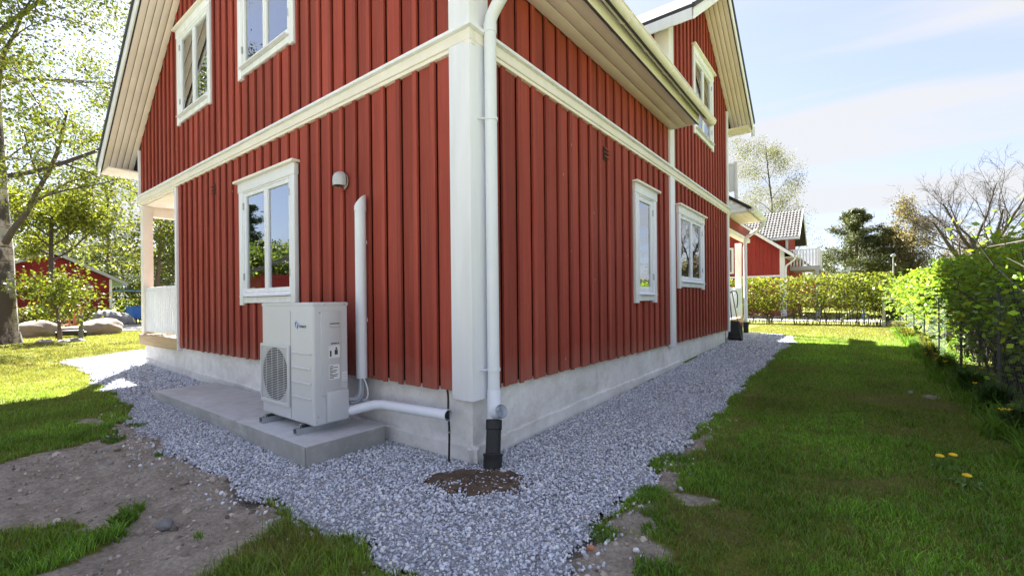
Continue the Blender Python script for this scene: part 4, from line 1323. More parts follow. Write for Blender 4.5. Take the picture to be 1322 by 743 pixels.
# tufts of weeds along edges: broader leaves
def weeds(name, label, spots):
    X, Y, Hh, Ww = [], [], [], []
    for (cx, cy, r, n, h, w) in spots:
        a = NR.uniform(0, 6.28, n); q = r * np.sqrt(NR.random(n))
        X.append(cx + q * np.cos(a)); Y.append(cy + q * np.sin(a)); Hh.append(NR.uniform(.5, 1.1, n) * h); Ww.append(NR.uniform(.7, 1.3, n) * w)
    X, Y, Hh, Ww = map(np.concatenate, (X, Y, Hh, Ww))
    t = np.array([[.13, .25, .035]]) * np.clip(NR.normal(1, .25, (len(X), 1)), .5, 1.7)
    return tag(blades(name, X, Y, Hh, Ww, t, True, 1.1), label, 'weeds', kind='stuff')
weeds('weed_tufts', 'tufts of weeds along the edge of the bare soil', [(-1.12, -1.72, .06, 90, .06, .009), (-1.0, -1.78, .06, 120, .07, .01), (-.88, -1.86, .07, 130, .07, .009), (-.45, -1.6, .02, 20, .05, .007),
      (-2.1, -1.35, .03, 40, .04, .007), (-3.3, -1.2, .07, 120, .06, .008), (-2.95, -1.45, .08, 150, .05, .008), (-3.15, -1.65, .07, 120, .06, .008),
      (1.24, .25, .10, 160, .055, .007), (1.2, -.33, .07, 110, .05, .008), (1.33, .05, .07, 110, .05, .007), (1.22, .9, .08, 130, .07, .007), (1.42, -.1, .1, 150, .05, .009), (1.5, .6, .1, 150, .06, .008), (1.55, -.5, .12, 200, .06, .01)])

_r = random.Random(17)
weeds('fence_weeds', 'continuous weedy growth along the foot of the wire fence',
      [(3.18 + _r.uniform(-.08, .22), 1.8 + k * .085 + _r.uniform(-.1, .1), _r.uniform(.06, .16), 45, _r.uniform(.08, .24), .013) for k in range(150)])
# ------------------------------------------------------------------ trees
def seg_mesh(name, S, mat, parent):
    """S: list of (p0, p1, r0, r1, sides)"""
    Vs, Fs, base = [], [], 0
    for sides in sorted({s[4] for s in S}):
        T = [s for s in S if s[4] == sides]
        p0 = np.array([s[0] for s in T]); p1 = np.array([s[1] for s in T]); r0 = np.array([s[2] for s in T]); r1 = np.array([s[3] for s in T])
        d = p1 - p0; d /= np.linalg.norm(d, axis=1)[:, None] + 1e-9
        up = np.where(np.abs(d[:, 2:3]) < .9, np.array([[0, 0, 1.]]), np.array([[1., 0, 0]]))
        u = np.cross(d, up); u /= np.linalg.norm(u, axis=1)[:, None]; w = np.cross(d, u)
        a = np.arange(sides) * 2 * math.pi / sides
        ring = u[:, None, :] * np.cos(a)[None, :, None] + w[:, None, :] * np.sin(a)[None, :, None]
        A = p0[:, None, :] + ring * r0[:, None, None]; B = p1[:, None, :] + ring * r1[:, None, None]
        V = np.concatenate([A, B], 1)
        k = np.arange(sides); k2 = (k + 1) % sides
        f = np.stack([k, k2, k2 + sides, k + sides], -1)
        F = (f[None] + (np.arange(len(T)) * 2 * sides)[:, None, None]).reshape(-1, 4) + base
        Vs.append(V.reshape(-1, 3)); Fs.append(F); base += len(T) * 2 * sides
    return fast(name, np.concatenate(Vs), Fs, mat, parent, smooth=True)

def grow(rr, p, d, L, r, lev, P, S, tips):
    ns = P['segs'][lev]; kids = P['kids'][lev] if lev < len(P['kids']) else 0
    d = d.normalized(); pts = [p.copy()]; rad = [r]
    tip_r = r * P.get('taper', .35)
    for i in range(ns):
        d = (d + Vector((rr.gauss(0, 1), rr.gauss(0, 1), rr.gauss(0, 1))) * P['wob'][lev] + Vector((0, 0, P['grav'][lev]))).normalized()
        p = p + d * (L / ns); pts.append(p.copy()); rad.append(r + (tip_r - r) * (i + 1) / ns)
    sides = (10, 6, 4, 3, 3)[min(lev, 4)]
    for i in range(ns): S.append((tuple(pts[i]), tuple(pts[i + 1]), rad[i], rad[i + 1], sides))
    if lev >= P['leaflev']:
        for i in range(1, ns + 1): tips.append((tuple(pts[i]), lev))
    for c in range(kids):
        t = P['start'][lev] + (1 - P['start'][lev]) * (c + rr.random()) / kids
        f = t * ns; i = min(int(f), ns - 1); q = pts[i].lerp(pts[i + 1], f - i); rq = rad[i] + (rad[i + 1] - rad[i]) * (f - i)
        dd = (pts[i + 1] - pts[i]).normalized()
        ax = dd.orthogonal().normalized(); ax.rotate(Matrix.Rotation(rr.uniform(0, 6.283) if lev else c * 2.4 + rr.uniform(-.4, .4), 3, dd))
        ang = R_(P['ang'][lev] + rr.uniform(-12, 12))
        nd = dd * math.cos(ang) + ax * math.sin(ang)
        grow(rr, q, nd, L * P['ratio'][lev] * rr.uniform(.7, 1.2) * (1.15 - .55 * t if lev == 0 else 1), max(rq * P['rr'][lev], P.get('rmin', .004)), lev + 1, P, S, tips)

def leaves(name, C, size, tint, parent, mat='leaf', flat=.0, aspect=.62):
    n = len(C); Rm = rand_rot(n)
    u = Rm[:, 0]; v = Rm[:, 1].copy()
    if flat:
        u = u * np.array([1, 1, 1 - flat]); u /= np.linalg.norm(u, axis=1)[:, None]
        v = v * np.array([1, 1, 1 - flat]); v -= u * (u * v).sum(1)[:, None]; v /= np.linalg.norm(v, axis=1)[:, None] + 1e-6
    s = size[:, None]
    V = np.stack([C - u * s, C + v * s * aspect, C + u * s, C - v * s * aspect], 1).reshape(-1, 3)
    F = np.arange(n * 4).reshape(-1, 4)
    return fast(name, V, F, mat, parent, tint=np.repeat(tint, 4, 0))

def leaf_tint(n, base, var=.25, alt=None, altp=.3):
    t = np.array([base]) * np.clip(NR.normal(1, var, (n, 1)), .45, 1.8)
    if alt is not None:
        k = NR.random(n) < altp; t[k] = np.array([alt]) * np.clip(NR.normal(1, var, (k.sum(), 1)), .45, 1.8)
    return t

def tree(name, label, loc, height, r, P, seed, bark, nleaf, lsize, base, alt=None, spread=.22, cat='tree', group=None, lean=(0, 0), hang=0.0, target=None):
    T = thing(name, label, cat, loc, 0, group)
    rr = random.Random(seed); S, tips = [], []
    # root flare
    S.append(((0, 0, -.15), (0, 0, .35), r * 1.45, r * 1.05, 12))
    grow(rr, Vector((0, 0, .3)), Vector((lean[0], lean[1], 1)), height * P.get('trunkfrac', .8), r, 0, P, S, tips)
    thick = [s for s in S if s[2] > r * .5]; thin = [s for s in S if s[2] <= r * .5]
    seg_mesh('trunk', thick, bark, T)
    if thin: seg_mesh('branches', thin, bark if bark != 'birch' else 'greybark', T)
    if nleaf:
        tp = np.array([t[0] for t in tips]); k = NR.integers(0, len(tp), nleaf)
        C = tp[k] + NR.normal(0, spread, (nleaf, 3)) * np.array([1, 1, .8])
        if hang: C[:, 2] -= np.abs(NR.normal(0, hang, nleaf))
        sz = NR.uniform(.7, 1.3, nleaf) * lsize
        leaves('crown', C, sz, leaf_tint(nleaf, base, .25, alt), T)
    return T

BIRCH = dict(segs=(12, 7, 5, 4), kids=(17, 7, 5, 0), start=(.16, .2, .15), ang=(52, 42, 40), ratio=(.42, .45, .45), rr=(.42, .5, .5), wob=(.035, .10, .14, .18), grav=(.02, .015, -.02, -.08), leaflev=2, trunkfrac=.95, taper=.25)
SLIM = dict(segs=(12, 6, 4, 3), kids=(18, 6, 4, 0), start=(.15, .2, .15), ang=(48, 42, 40), ratio=(.26, .45, .5), rr=(.35, .5, .5), wob=(.03, .10, .15, .2), grav=(.03, .02, -.05, -.12), leaflev=2, trunkfrac=1.0, taper=.15)
BROAD = dict(segs=(7, 7, 5, 4), kids=(9, 7, 5, 0), start=(.28, .25, .15), ang=(48, 44, 42), ratio=(.75, .5, .5), rr=(.6, .5, .5), wob=(.05, .10, .14, .2), grav=(.03, .03, .0, -.02), leaflev=2, trunkfrac=.6, taper=.4)
BARE_T = dict(segs=(5, 9, 6, 5, 4), kids=(7, 8, 6, 5, 0), start=(.3, .22, .15, .12), ang=(34, 36, 38, 36), ratio=(1.3, .5, .5, .5), rr=(.62, .46, .45, .5), wob=(.04, .07, .10, .14, .18), grav=(.02, .06, .05, .03, .02), rmin=.007, leaflev=3, trunkfrac=.42, taper=.3)
SHRUB = dict(segs=(4, 5, 4, 3), kids=(7, 6, 4, 0), start=(.1, .2, .15), ang=(42, 45, 45), ratio=(1.1, .5, .5), rr=(.6, .55, .5), wob=(.06, .12, .15, .2), grav=(.02, .02, .0, .0), leaflev=2, trunkfrac=.45, taper=.5)

YG, YG2 = (.10, .125, .02), (.145, .15, .024)
tree('birch_tree', 'tall birch with white and black bark, nearest on the left lawn', (-17.6, -1.05, .12), 15.5, .27, BIRCH, 21, 'birch', 66000, .047, (.095, .125, .02), (.13, .14, .024), .24, lean=(-.02, -.075))
tree('young_tree', 'small leafy bush between the boulders on the left lawn', (-17.0, .0, .12), 2.5, .045, SHRUB, 5, 'bark', 2400, .05, (.10, .14, .02), (.15, .16, .024), .14, cat='bush')
# trees behind the shed and the road
tree('maple_tree', 'spreading yellow green tree with grey trunk in front of the shed', (-27.8, .98, .12), 8.5, .14, dict(BROAD, start=(.55, .3, .15), ang=(52, 44, 42), ratio=(.55, .5, .5)), 91, 'greybark', 10000, .07, (.13, .16, .02), (.16, .175, .022), .28)
for i, (x, y, h, s, nl, lab) in enumerate(((-33, 6.4, 9.5, 31, 6500, 'yellow green young tree right of the shed roof'), (-40, 3.2, 12.5, 32, 5000, 'leafy tree standing behind the shed ridge'),
                                          (-36, -1.6, 12, 33, 5000, 'leafy tree behind the birch trunk'), (-58, 17.5, 12.0, 34, 2500, 'leafy tree seen through the corner porch'))):
    tree('deciduous_tree', lab, (x, y, .12), h, .16, SLIM, s, 'bark', nl, .09, YG, YG2, .35, group='trees behind the shed')

def pine(name, label, loc, h, r, seed, nn, rad, base=(.035, .055, .022), start=.3, group=None, top=1.0):
    T = thing(name, label, 'pine', loc, 0, group); rr = random.Random(seed); S, C = [], []
    S += [((0, 0, -.1), (rr.uniform(-.1, .1), 0, h * .5), r, r * .7, 9), ((rr.uniform(-.05, .05), 0, h * .5), (0, 0, h), r * .7, .03, 8)]
    nb = int(h * 6.5); 
    for i in range(nb):
        f = start + (1 - start) * (i + rr.random()) / nb; z = h * f
        L = rad * (1 - f) ** .75 * rr.uniform(.55, 1.15) + .25
        a = rr.uniform(0, 6.283); up = rr.uniform(-.12, .3) + .35 * f
        p = Vector((0, 0, z)); d = Vector((math.cos(a), math.sin(a), up)).normalized(); ns = 5
        for k in range(ns):
            q = p + d * (L / ns); S.append((tuple(p), tuple(q), .035 * (1 - k / ns) + .008, .035 * (1 - (k + 1) / ns) + .008, 3)); p = q
            d = (d + Vector((rr.gauss(0, .18), rr.gauss(0, .18), rr.gauss(.03, .1)))).normalized()
            if k >= 1: C.append((p.x, p.y, p.z, .10 + .06 * L))
    seg_mesh('trunk', S, 'bark', T)
    C = np.array(C); k = NR.integers(0, len(C), nn)
    P_ = C[k, :3] + NR.normal(0, 1, (nn, 3)) * C[k, 3:4] * np.array([1.2, 1.2, .7])
    leaves('crown', P_, NR.uniform(.09, .2, nn), leaf_tint(nn, base, .3, (base[0] * 1.5, base[1] * 1.4, base[2] * 1.1), .25), T, 'needle', 0, .22)
    return T

for i, (x, y, h, sd, rad, lab) in enumerate(((-36, 8.6, 10, 1, 2.6, 'dark pine seen through the corner porch, left one'), (-40, 11.4, 11, 2, 3.0, 'dark pine seen through the corner porch, right one'),
                                            (-58, 4.5, 12.0, 3, 3.4, 'dark pine above the shed roof'), (-62, 9.5, 14, 4, 3.2, 'tall pine right of the shed'), (-56, -1.5, 13, 5, 3.2, 'pine behind the birch trunk'))):
    pine('pine_tree', lab, (x, y, .12), h, .2, sd, 7000, rad, start=.22, group='pines on the left')
pine('pine_tree', 'broad dark pine standing behind the far hedge', (2.4, 45, .2), 8.2, .22, 11, 22000, 4.4, base=(.085, .10, .042), start=.06, group='pines on the right')
pine('pine_tree', 'lower pine adjoining the broad dark pine on its right', (4.7, 46, .2), 6.6, .17, 12, 14000, 3.4, base=(.085, .10, .042), start=.08, group='pines on the right')
pine('pine_tree', 'small distant pine just right of the white balcony', (-.2, 62, .2), 6.0, .17, 13, 6000, 2.0, start=.1, group='pines on the right')
tree('birch_tree', 'tall thin birch rising behind the neighbouring red house', (-3.1, 42, .2), 14.2, .18, SLIM, 44, 'birch', 24000, .046, (.095, .115, .045), (.14, .125, .055), .28, hang=.6)
tree('bare_tree', 'large leafless tree above the hedge on the right', (7.6, 31, .2), 9.2, .34, BARE_T, 58, 'greybark', 0, .05, (.20, .11, .05), None, .05)
tree('larch_tree', 'tan budding tree between the pine and the bare tree', (6.1, 44, .2), 7.2, .14, SLIM, 61, 'bark', 9000, .07, (.16, .135, .075), (.13, .12, .06), .3)
tree('larch_tree', 'low tan thicket tree behind the bare tree', (9.6, 46, .2), 6.0, .14, BROAD, 62, 'bark', 9000, .075, (.15, .125, .075), (.12, .115, .05), .4)
tree('larch_tree', 'tan thicket tree at the right edge behind the hedge', (14.0, 48, .2), 6.0, .14, BROAD, 63, 'bark', 9000, .075, (.15, .12, .075), (.12, .115, .05), .4)

# woodland far away, one mass
def woodland(name, label, P0, P1, n, h, base, alt, depth=8, lo=.1, zcut=None):
    p0, p1 = np.array(P0), np.array(P1); t = NR.random(n); d = p1 - p0; L = np.linalg.norm(d); nrm = np.array([-d[1], d[0]]) / L
    xy = p0 + d * t[:, None] + nrm * NR.uniform(0, depth, n)[:, None]
    top = h * (.62 + .55 * vnoise(t * L, 0 * t, 3.0, 81) * (.6 + .4 * vnoise(t * L, 0 * t, 1.1, 82)))
    z = top * (lo + (1 - lo) * NR.random(n) ** .8)
    C = np.stack([xy[:, 0], xy[:, 1], z + .1], -1)
    o = leaves(name, C, NR.uniform(.12, .32, n), leaf_tint(n, base, .35, alt, .4), None, 'leaf')
    return tag(o, label, 'woodland', kind='stuff')
woodland('woodland', 'distant mixed woodland beyond the road on the left', (-72, -12), (-72, 34), 34000, 10, (.075, .095, .025), (.16, .17, .03), 10)
woodland('woodland', 'distant brownish woodland on the right skyline', (-12, 78), (40, 64), 30000, 6.0, (.12, .105, .05), (.06, .075, .03), 8)

# ------------------------------------------------------------------ hedges
def hedge(name, label, x0, x1, y0, y1, zb, zt, nl, nst, seed, base, alt, lsize, along, bare=.35, group=None, dens_lo=.25):
    T = thing(name, label, 'hedge', ((x0 + x1) / 2, (y0 + y1) / 2, zb), 0, group)
    cx, cy = (x0 + x1) / 2, (y0 + y1) / 2; Ht = zt - zb
    S = []; rr = random.Random(seed); ends = []
    for i in range(nst):
        bx, by = rr.uniform(x0, x1) - cx, rr.uniform(y0, y1) - cy
        if along == 'y': bx *= .45
        else: by *= .45
        p = Vector((bx, by, -.03)); d = Vector((rr.gauss(0, .22), rr.gauss(0, .22), 1)).normalized(); L = Ht * rr.uniform(.6, 1.0); r = rr.uniform(.006, .013)
        for k in range(5):
            q = p + d * (L / 5); S.append((tuple(p), tuple(q), r * (1 - k * .15), r * (1 - (k + 1) * .15), 4)); p = q
            d = (d + Vector((rr.gauss(0, .16), rr.gauss(0, .16), .03))).normalized()
            if k >= 0:
                e = p + Vector((rr.gauss(0, .28), rr.gauss(0, .28), rr.uniform(-.05, .3)))
                S.append((tuple(p), tuple(e), r * .5, r * .25, 3)); ends.append((*e,))
                if k >= 1: ends.append((*p,))
    seg_mesh('stems', S, 'greybark', T)
    E = np.array(ends)
    # leaves: clusters round the twig ends plus the clipped outer shell
    n1 = int(nl * .5); k = NR.integers(0, len(E), n1); C1 = E[k] + NR.normal(0, .09, (n1, 3))
    n2 = nl - n1
    lx, ly = (x1 - x0) / 2, (y1 - y0) / 2
    u = NR.uniform(-1, 1, n2); v = NR.uniform(-1, 1, n2); z = NR.uniform(0, 1, n2) ** .7 * Ht
    prof = np.clip(.42 + .75 * np.sqrt(np.clip(z / Ht, 0, 1)) - .5 * np.clip(z / Ht - .8, 0, 1), .2, 1.05)
    if along == 'y':
        side = np.sign(u) * (1 - np.abs(NR.normal(0, .22, n2))); C2 = np.stack([side * lx * prof, v * ly, z], -1)
        t = v * ly
    else:
        side = np.sign(v) * (1 - np.abs(NR.normal(0, .22, n2))); C2 = np.stack([u * lx, side * ly * prof, z], -1)
        t = u * lx
    C2 += NR.normal(0, .05, C2.shape)
    topk = NR.random(n2) < .25
    C2[topk, 2] = Ht * (.86 + .18 * NR.random(topk.sum()))
    if along == 'y': C2[topk, 0] = NR.uniform(-1, 1, topk.sum()) * lx * .9
    else: C2[topk, 1] = NR.uniform(-1, 1, topk.sum()) * ly * .9
    C = np.concatenate([C1, C2])
    ta = C[:, 1] if along == 'y' else C[:, 0]
    hgt = Ht * (.86 + .2 * vnoise(ta + 50, 0 * ta, .8, seed) + .08 * vnoise(ta + 50, 0 * ta, .23, seed + 1))
    keep = (C[:, 2] < hgt) & (C[:, 2] > .05)
    cl = vnoise(ta * 1.0 + 30, C[:, 2] + (C[:, 0] if along == 'y' else C[:, 1]) + 30, .22, seed + 2)
    pr = np.where(C[:, 2] / Ht < bare, dens_lo, 1.0) * np.clip((cl - .22) * 3.0, .06, 1)
    keep &= NR.random(len(C)) < pr
    C = C[keep]; n = len(C)
    dist = np.hypot(C[:, 0] + cx - 2.24, C[:, 1] + cy + 2.44)
    leaves('foliage', C, NR.uniform(.7, 1.3, n) * np.minimum(lsize, .012 + .0028 * dist), leaf_tint(n, base, .25, alt, .35), T, 'leaf', .2)
    return T
hedge('hedge', 'long leafy hedge behind the wire fence along the right lawn', 3.32, 4.5, 1.6, 17.6, .2, 1.78, 100000, 800, 3, (.17, .30, .032), (.23, .30, .035), .038, 'y', .38)
hedge('hedge', 'yellow green clipped hedge across the far end of the lawn', -6.0, 3.3, 16.6, 17.5, .24, 1.98, 26000, 260, 9, (.135, .175, .02), (.175, .195, .025), .045, 'x', .3, dens_lo=.16)
hedge('hedge', 'low dark shrubs in front of the left shed', -27.5, -26.4, -3.0, 2.4, .12, 1.15, 6000, 60, 13, (.10, .13, .025), (.17, .15, .04), .07, 'y', .1)
hedge('hedge', 'green clipped hedge right of the shed beyond the road', -34, -33, 4.6, 12, .12, 1.6, 8000, 60, 14, (.12, .16, .03), (.15, .19, .03), .09, 'y', .1)

# ------------------------------------------------------------------ wire fence on the right
FN = thing('wire_fence', 'wire mesh fence with grey posts in front of the right hedge', 'fence', (3.36, 9.5, .2))
S = []; L0, L1, hh = -7.8, 8.0, 1.02
k = L0 - hh
while k < L1:
    for sg in (1, -1):
        a0 = k if sg > 0 else k + hh
        y0_, z0_, y1_, z1_ = a0, .03, a0 + sg * hh, .03 + hh
        if min(y0_, y1_) > L0 and max(y0_, y1_) < L1: S.append(((0, y0_, z0_), (0, y1_, z1_), .0008, .0008, 3))
    k += .09
o = seg_mesh('mesh_panel', S, 'wire', FN); o['kind'] = 'stuff'
for y in np.arange(-7.6, 8, 1.95):
    MB().tube([(-.01, y, -.2), (-.01, y, 1.1)], .014, 10).build('post', 'greypost', FN, smooth=True)
for z in (.05, 1.05): MB().tube([(0, L0, z), (0, L1, z)], .0025, 6).build('line_wire', 'wire', FN)

# ------------------------------------------------------------------ flowers and plants along the fence
def dandelion(label, x, y, heads, seed):
    T = thing('dandelion', label, 'flower', (x, y, float(zg(x, y))), 0, 'dandelions in the right lawn'); rr = random.Random(seed)
    for h in heads:
        MB().tube([(0, 0, 0), (h[0] * .4, h[1] * .4, h[2] * .7), h], .0022, 6).build('stem', 'stemgreen', T)
        m = MB().lathe([(0, .0), (.014, .002), (.024, .009), (.021, .016), (.010, .021), (0, .022)], 14, h)
        m.build('flower_head', 'petal', T, smooth=False)
    vs, fs = [], []
    for i in range(9):
        a = i * .7 + rr.random() * .4; L = rr.uniform(.07, .13); c, s = math.cos(a), math.sin(a); w = .013
        b = len(vs); vs += [(0, 0, .006), (c * L * .6 - s * w, s * L * .6 + c * w, .035), (c * L, s * L, .02), (c * L * .6 + s * w, s * L * .6 - c * w, .035)]; fs.append((b, b + 1, b + 2, b + 3))
    MB().add(vs, fs).build('leaves', 'stemgreen', T)
MT['stemgreen'] = simple('stem_green', (.075, .13, .03), .6, .25, 30)
dandelion('two yellow dandelion heads, upper pair in the right lawn', 2.70, 1.70, [(-.01, .0, .075), (.06, .04, .085)], 1)
dandelion('single yellow dandelion, lower one in the right lawn', 2.78, 1.42, [(0, 0, .06)], 2)

def flower_clump(label, x, y, h, r, nb, nf, seed, tintc=(.11, .19, .025)):
    T = thing('flower_clump', label, 'plant', (x, y, float(zg(x, y))), 0, 'plants along the fence'); rr = random.Random(seed)
    n = nb; a = NR.uniform(0, 6.28, n); q = r * .3 * np.sqrt(NR.random(n)); X = q * np.cos(a); Y = q * np.sin(a)
    b = NR.uniform(0, 6.28, n); L = NR.uniform(.5, 1.1, n) * h; ln = NR.uniform(.3, 1.0, n) * r; w = .014
    d = np.stack([np.cos(b), np.sin(b), 0 * b], -1); s = np.stack([-np.sin(b), np.cos(b), 0 * b], -1) * w / 2; P = np.stack([X, Y, 0 * X], -1)
    m1 = P + d * ln[:, None] * .35 + np.array([0, 0, 1]) * L[:, None] * .75; m2 = P + d * ln[:, None] + np.array([0, 0, 1]) * L[:, None] * .8
    V = np.stack([P + s, P - s, m1 - s, m1 + s, m2], 1).reshape(-1, 3); i = np.arange(n)[:, None] * 5
    fast('leaves', V, [i + np.array([[0, 1, 2, 3]]), i + np.array([[3, 2, 4]])], 'blade', T, tint=np.repeat(leaf_tint(n, tintc, .25), 5, 0))
    for k in range(nf):
        fx, fy_, fz = rr.uniform(-r, r), rr.uniform(-r, r), h * rr.uniform(.6, 1.2)
        MB().tube([(fx * .3, fy_ * .3, 0), (fx, fy_, fz)], .003, 5).build('stem', 'stemgreen', T)
        m = MB()
        for j in range(6):
            aa = j * 1.047; c, s2 = math.cos(aa), math.sin(aa); m.add([(fx, fy_, fz), (fx + c * .016 - s2 * .009, fy_ + s2 * .016 + c * .009, fz + .014), (fx + c * .026, fy_ + s2 * .026, fz + .022), (fx + c * .016 + s2 * .009, fy_ + s2 * .016 - c * .009, fz + .014)], [(0, 1, 2, 3)])
        m.build('flower', 'petal', T)
    return T
flower_clump('yellow flowering clump at the foot of the fence, farther one', 3.2, 5.75, .30, .2, 160, 12, 1)
flower_clump('yellow flowering clump at the foot of the fence, nearer one', 3.25, 4.55, .30, .22, 260, 4, 2, (.07, .14, .03))
flower_clump('dark leafy clump by the fence near the right edge', 3.3, 3.7, .30, .26, 300, 2, 3, (.06, .12, .03))
flower_clump('leafy clump at the right edge of the lawn, nearest', 3.32, 2.9, .26, .24, 260, 2, 4, (.07, .13, .03))
for i, y in enumerate((6.6, 7.3, 8.1, 9.0)):
    flower_clump('pale tuft of tall grass at the fence, number %s counting from the flowers' % ('one two three four'.split()[i]), 3.15 + .04 * i, y, .34, .16, 240, 0, 20 + i, (.20, .23, .06))
flower_clump('yellowish low plants at the far foot of the fence', 3.2, 10.2, .3, .3, 260, 6, 31, (.20, .22, .04))
flower_clump('yellowish low plants halfway to the far hedge at the fence', 3.2, 11.6, .3, .3, 260, 6, 32, (.20, .22, .04))
flower_clump('whitish low plants at the far end of the fence', 3.25, 14.2, .35, .35, 260, 0, 33, (.3, .32, .2))

# ------------------------------------------------------------------ left background: boulders, bollard, shed
rock('boulder', 'tan boulder beside the birch trunk, leftmost of the three', (-20.6, -.15, .25), (.75, .72, .42), 'boulder', 11, 'boulder', 'boulders along the road')
rock('boulder', 'rounded tan boulder behind the garden bollard', (-20.4, 1.5, .25), (.62, .62, .45), 'boulder', 14, 'boulder', 'boulders along the road')
rock('boulder', 'large grey boulder across the road', (-30.2, 3.55, .25), (1.0, .95, .75), 'boulderg', 13, 'boulder', 'boulders along the road')
for i, (x, y, s, lab) in enumerate(((-16.8, -.35, .14, 'small edging stone left of the bush'), (-16.6, .28, .16, 'small edging stone right of the bush'), (-16.4, .0, .12, 'small edging stone in front of the bush'))):
    rock('edging_stone', lab, (x, y, .14), (s * 1.3, s * 1.3, s * .6), 'boulderg', 30 + i, 'stone', 'edging stones round the bush')
BL = thing('bollard', 'grey garden bollard light on the left lawn', 'bollard', (-16.8, .435, .12))
MB().tube([(0, 0, -.1), (0, 0, .78)], .056, 16).build('post', 'greypost', BL, smooth=True)
MB().lathe([(.05, .0), (.05, .03), (.066, .03), (.066, .055), (0, .06)], 16, (0, 0, .78)).build('cap', 'lampgrey', BL, smooth=True)
MT['lampgrey2'] = simple('pale_grey', (.4, .42, .44), .6, .1)

CH = thing('garden_chair', 'terracotta wooden garden chair behind the bush', 'chair', (-21.3, .85, .14), R_(20))
for k in range(4): box('back_slat', -.26 + k * .13, -.14 + k * .13, .2, .23, .35, 1.0 + (.12 if k in (1, 2) else .03), 'terra', CH, .004)
box('seat', -.27, .27, -.25, .22, .33, .37, 'terra', CH, .006)
for (x, y) in ((-.24, -.22), (.24, -.22), (-.24, .2), (.24, .2)): box('leg', x - .025, x + .025, y - .025, y + .025, -.02, .329, 'terra', CH)
for x in (-.3, .3): box('armrest', x - .04, x + .04, -.25, .2, .52, .545, 'terra', CH, .004)
for x in (-.3, .3): box('arm_support', x - .02, x + .02, -.23, -.19, .36, .519, 'terra', CH)
MP = thing('mower', 'dark garden machine with pale cover between bollard and chair', 'garden machine', (-19.2, .55, .12))
box('deck', -.35, .3, -.3, .3, .08, .26, 'black', MP, .05)
box('cover', -.3, .1, -.25, .22, .262, .36, 'lampgrey', MP, .05)
for (x, y) in ((-.28, -.32), (.22, -.32), (-.28, .32), (.22, .32)):
    MB().tube([(x, y - .03, .1), (x, y + .03, .1)], .1, 14).build('wheel', 'black', MP, smooth=True)

SH = thing('shed', 'low dark red shed with white trimmed gable beyond the road', 'shed', (-35.5, 1.95, .12))
hw = 2.75; eh = 2.75; rh = 4.25
mb = MB().prism([(-hw, 0), (hw, 0), (hw, eh), (0, rh), (-hw, eh)], 0, -8, 0); W_ = mb.build('wall', 'dark', SH)
for k in range(22):
    z0 = .05 + k * .19
    hwid = hw if z0 + .19 < eh else max(.05, hw * (rh - z0 - .10) / (rh - eh))
    piece('board', .0005, .02 + .004 * (k % 2), -hwid, hwid, z0, z0 + .183, 'shedred', W_)
box('corner_board', -.01, .05, hw - .1, hw + .03, .0, eh, 'white', SH); box('corner_board', -.01, .05, -hw - .03, -hw + .1, .0, eh, 'white', SH)
sl = (rh - eh) / hw
for sg in (-1, 1):
    p = [(0, rh + .02), (sg * (hw + .75), rh + .02 - sl * (hw + .75)), (sg * (hw + .75), rh + .16 - sl * (hw + .75)), (0, rh + .18)]
    MB().prism(p, 0, -8.3, .4).build('roof', 'moss_roof', SH)
    p = [(0, rh - .02), (sg * (hw + .76), rh - .02 - sl * (hw + .76)), (sg * (hw + .76), rh + .17 - sl * (hw + .76)), (0, rh + .19)]
    MB().prism(p, 0, .401, .43).build('bargeboard', 'lampgrey2', SH)
MB().lathe([(0, -.1), (.12, -.08), (.14, .0), (.12, .08), (0, .1)], 14, (.08, 1.75, 2.25)).build('lamp', 'white', SH, smooth=True)
TR = thing('trampoline', 'round blue trampoline with dark legs far beyond the hedge', 'trampoline', (-37, 5.6, .12))
MB().lathe([(1.0, 2.0), (1.3, 2.05), (1.3, 2.14), (1.0, 2.12)], 24, (0, 0, 0)).build('pad', 'blue', TR, smooth=True)
for k in range(6):
    a = k * 1.047 + .3; MB().tube([(1.25 * math.cos(a), 1.25 * math.sin(a), 0), (1.25 * math.cos(a), 1.25 * math.sin(a), 2.1)], .03, 8).build('pole', 'greypost', TR)
BT = thing('water_tub', 'blue tub standing beside the large grey boulder', 'tub', (-31.5, 5.0, .12))
MB().lathe([(0, .3), (.4, .3), (.42, .95), (.46, .97), (.46, 1.02), (.40, 1.0), (.38, .4), (0, .38)], 18).build('tub', 'blue', BT, smooth=True)
for k in range(3):
    a = k * 2.094; MB().tube([(.3 * math.cos(a), .3 * math.sin(a), 0), (.25 * math.cos(a), .25 * math.sin(a), .31)], .03, 6).build('leg', 'black', BT)
LC = thing('lawn_chair', 'white reclined garden seat beside the blue tub', 'seat', (-32.5, 6.2, .12))
box('seat', -.5, .5, -.3, .5, .38, .44, 'white', LC, .02)
MB().prism([(.45, .42), (.52, .42), (.75, .85), (.68, .87)], 0, -.5, .5).build('back', 'white', LC)
for (x, y) in ((-.45, -.25), (.45, -.25), (-.45, .45), (.45, .45)): box('leg', x - .03, x + .03, y - .03, y + .03, -.02, .379, 'white', LC)

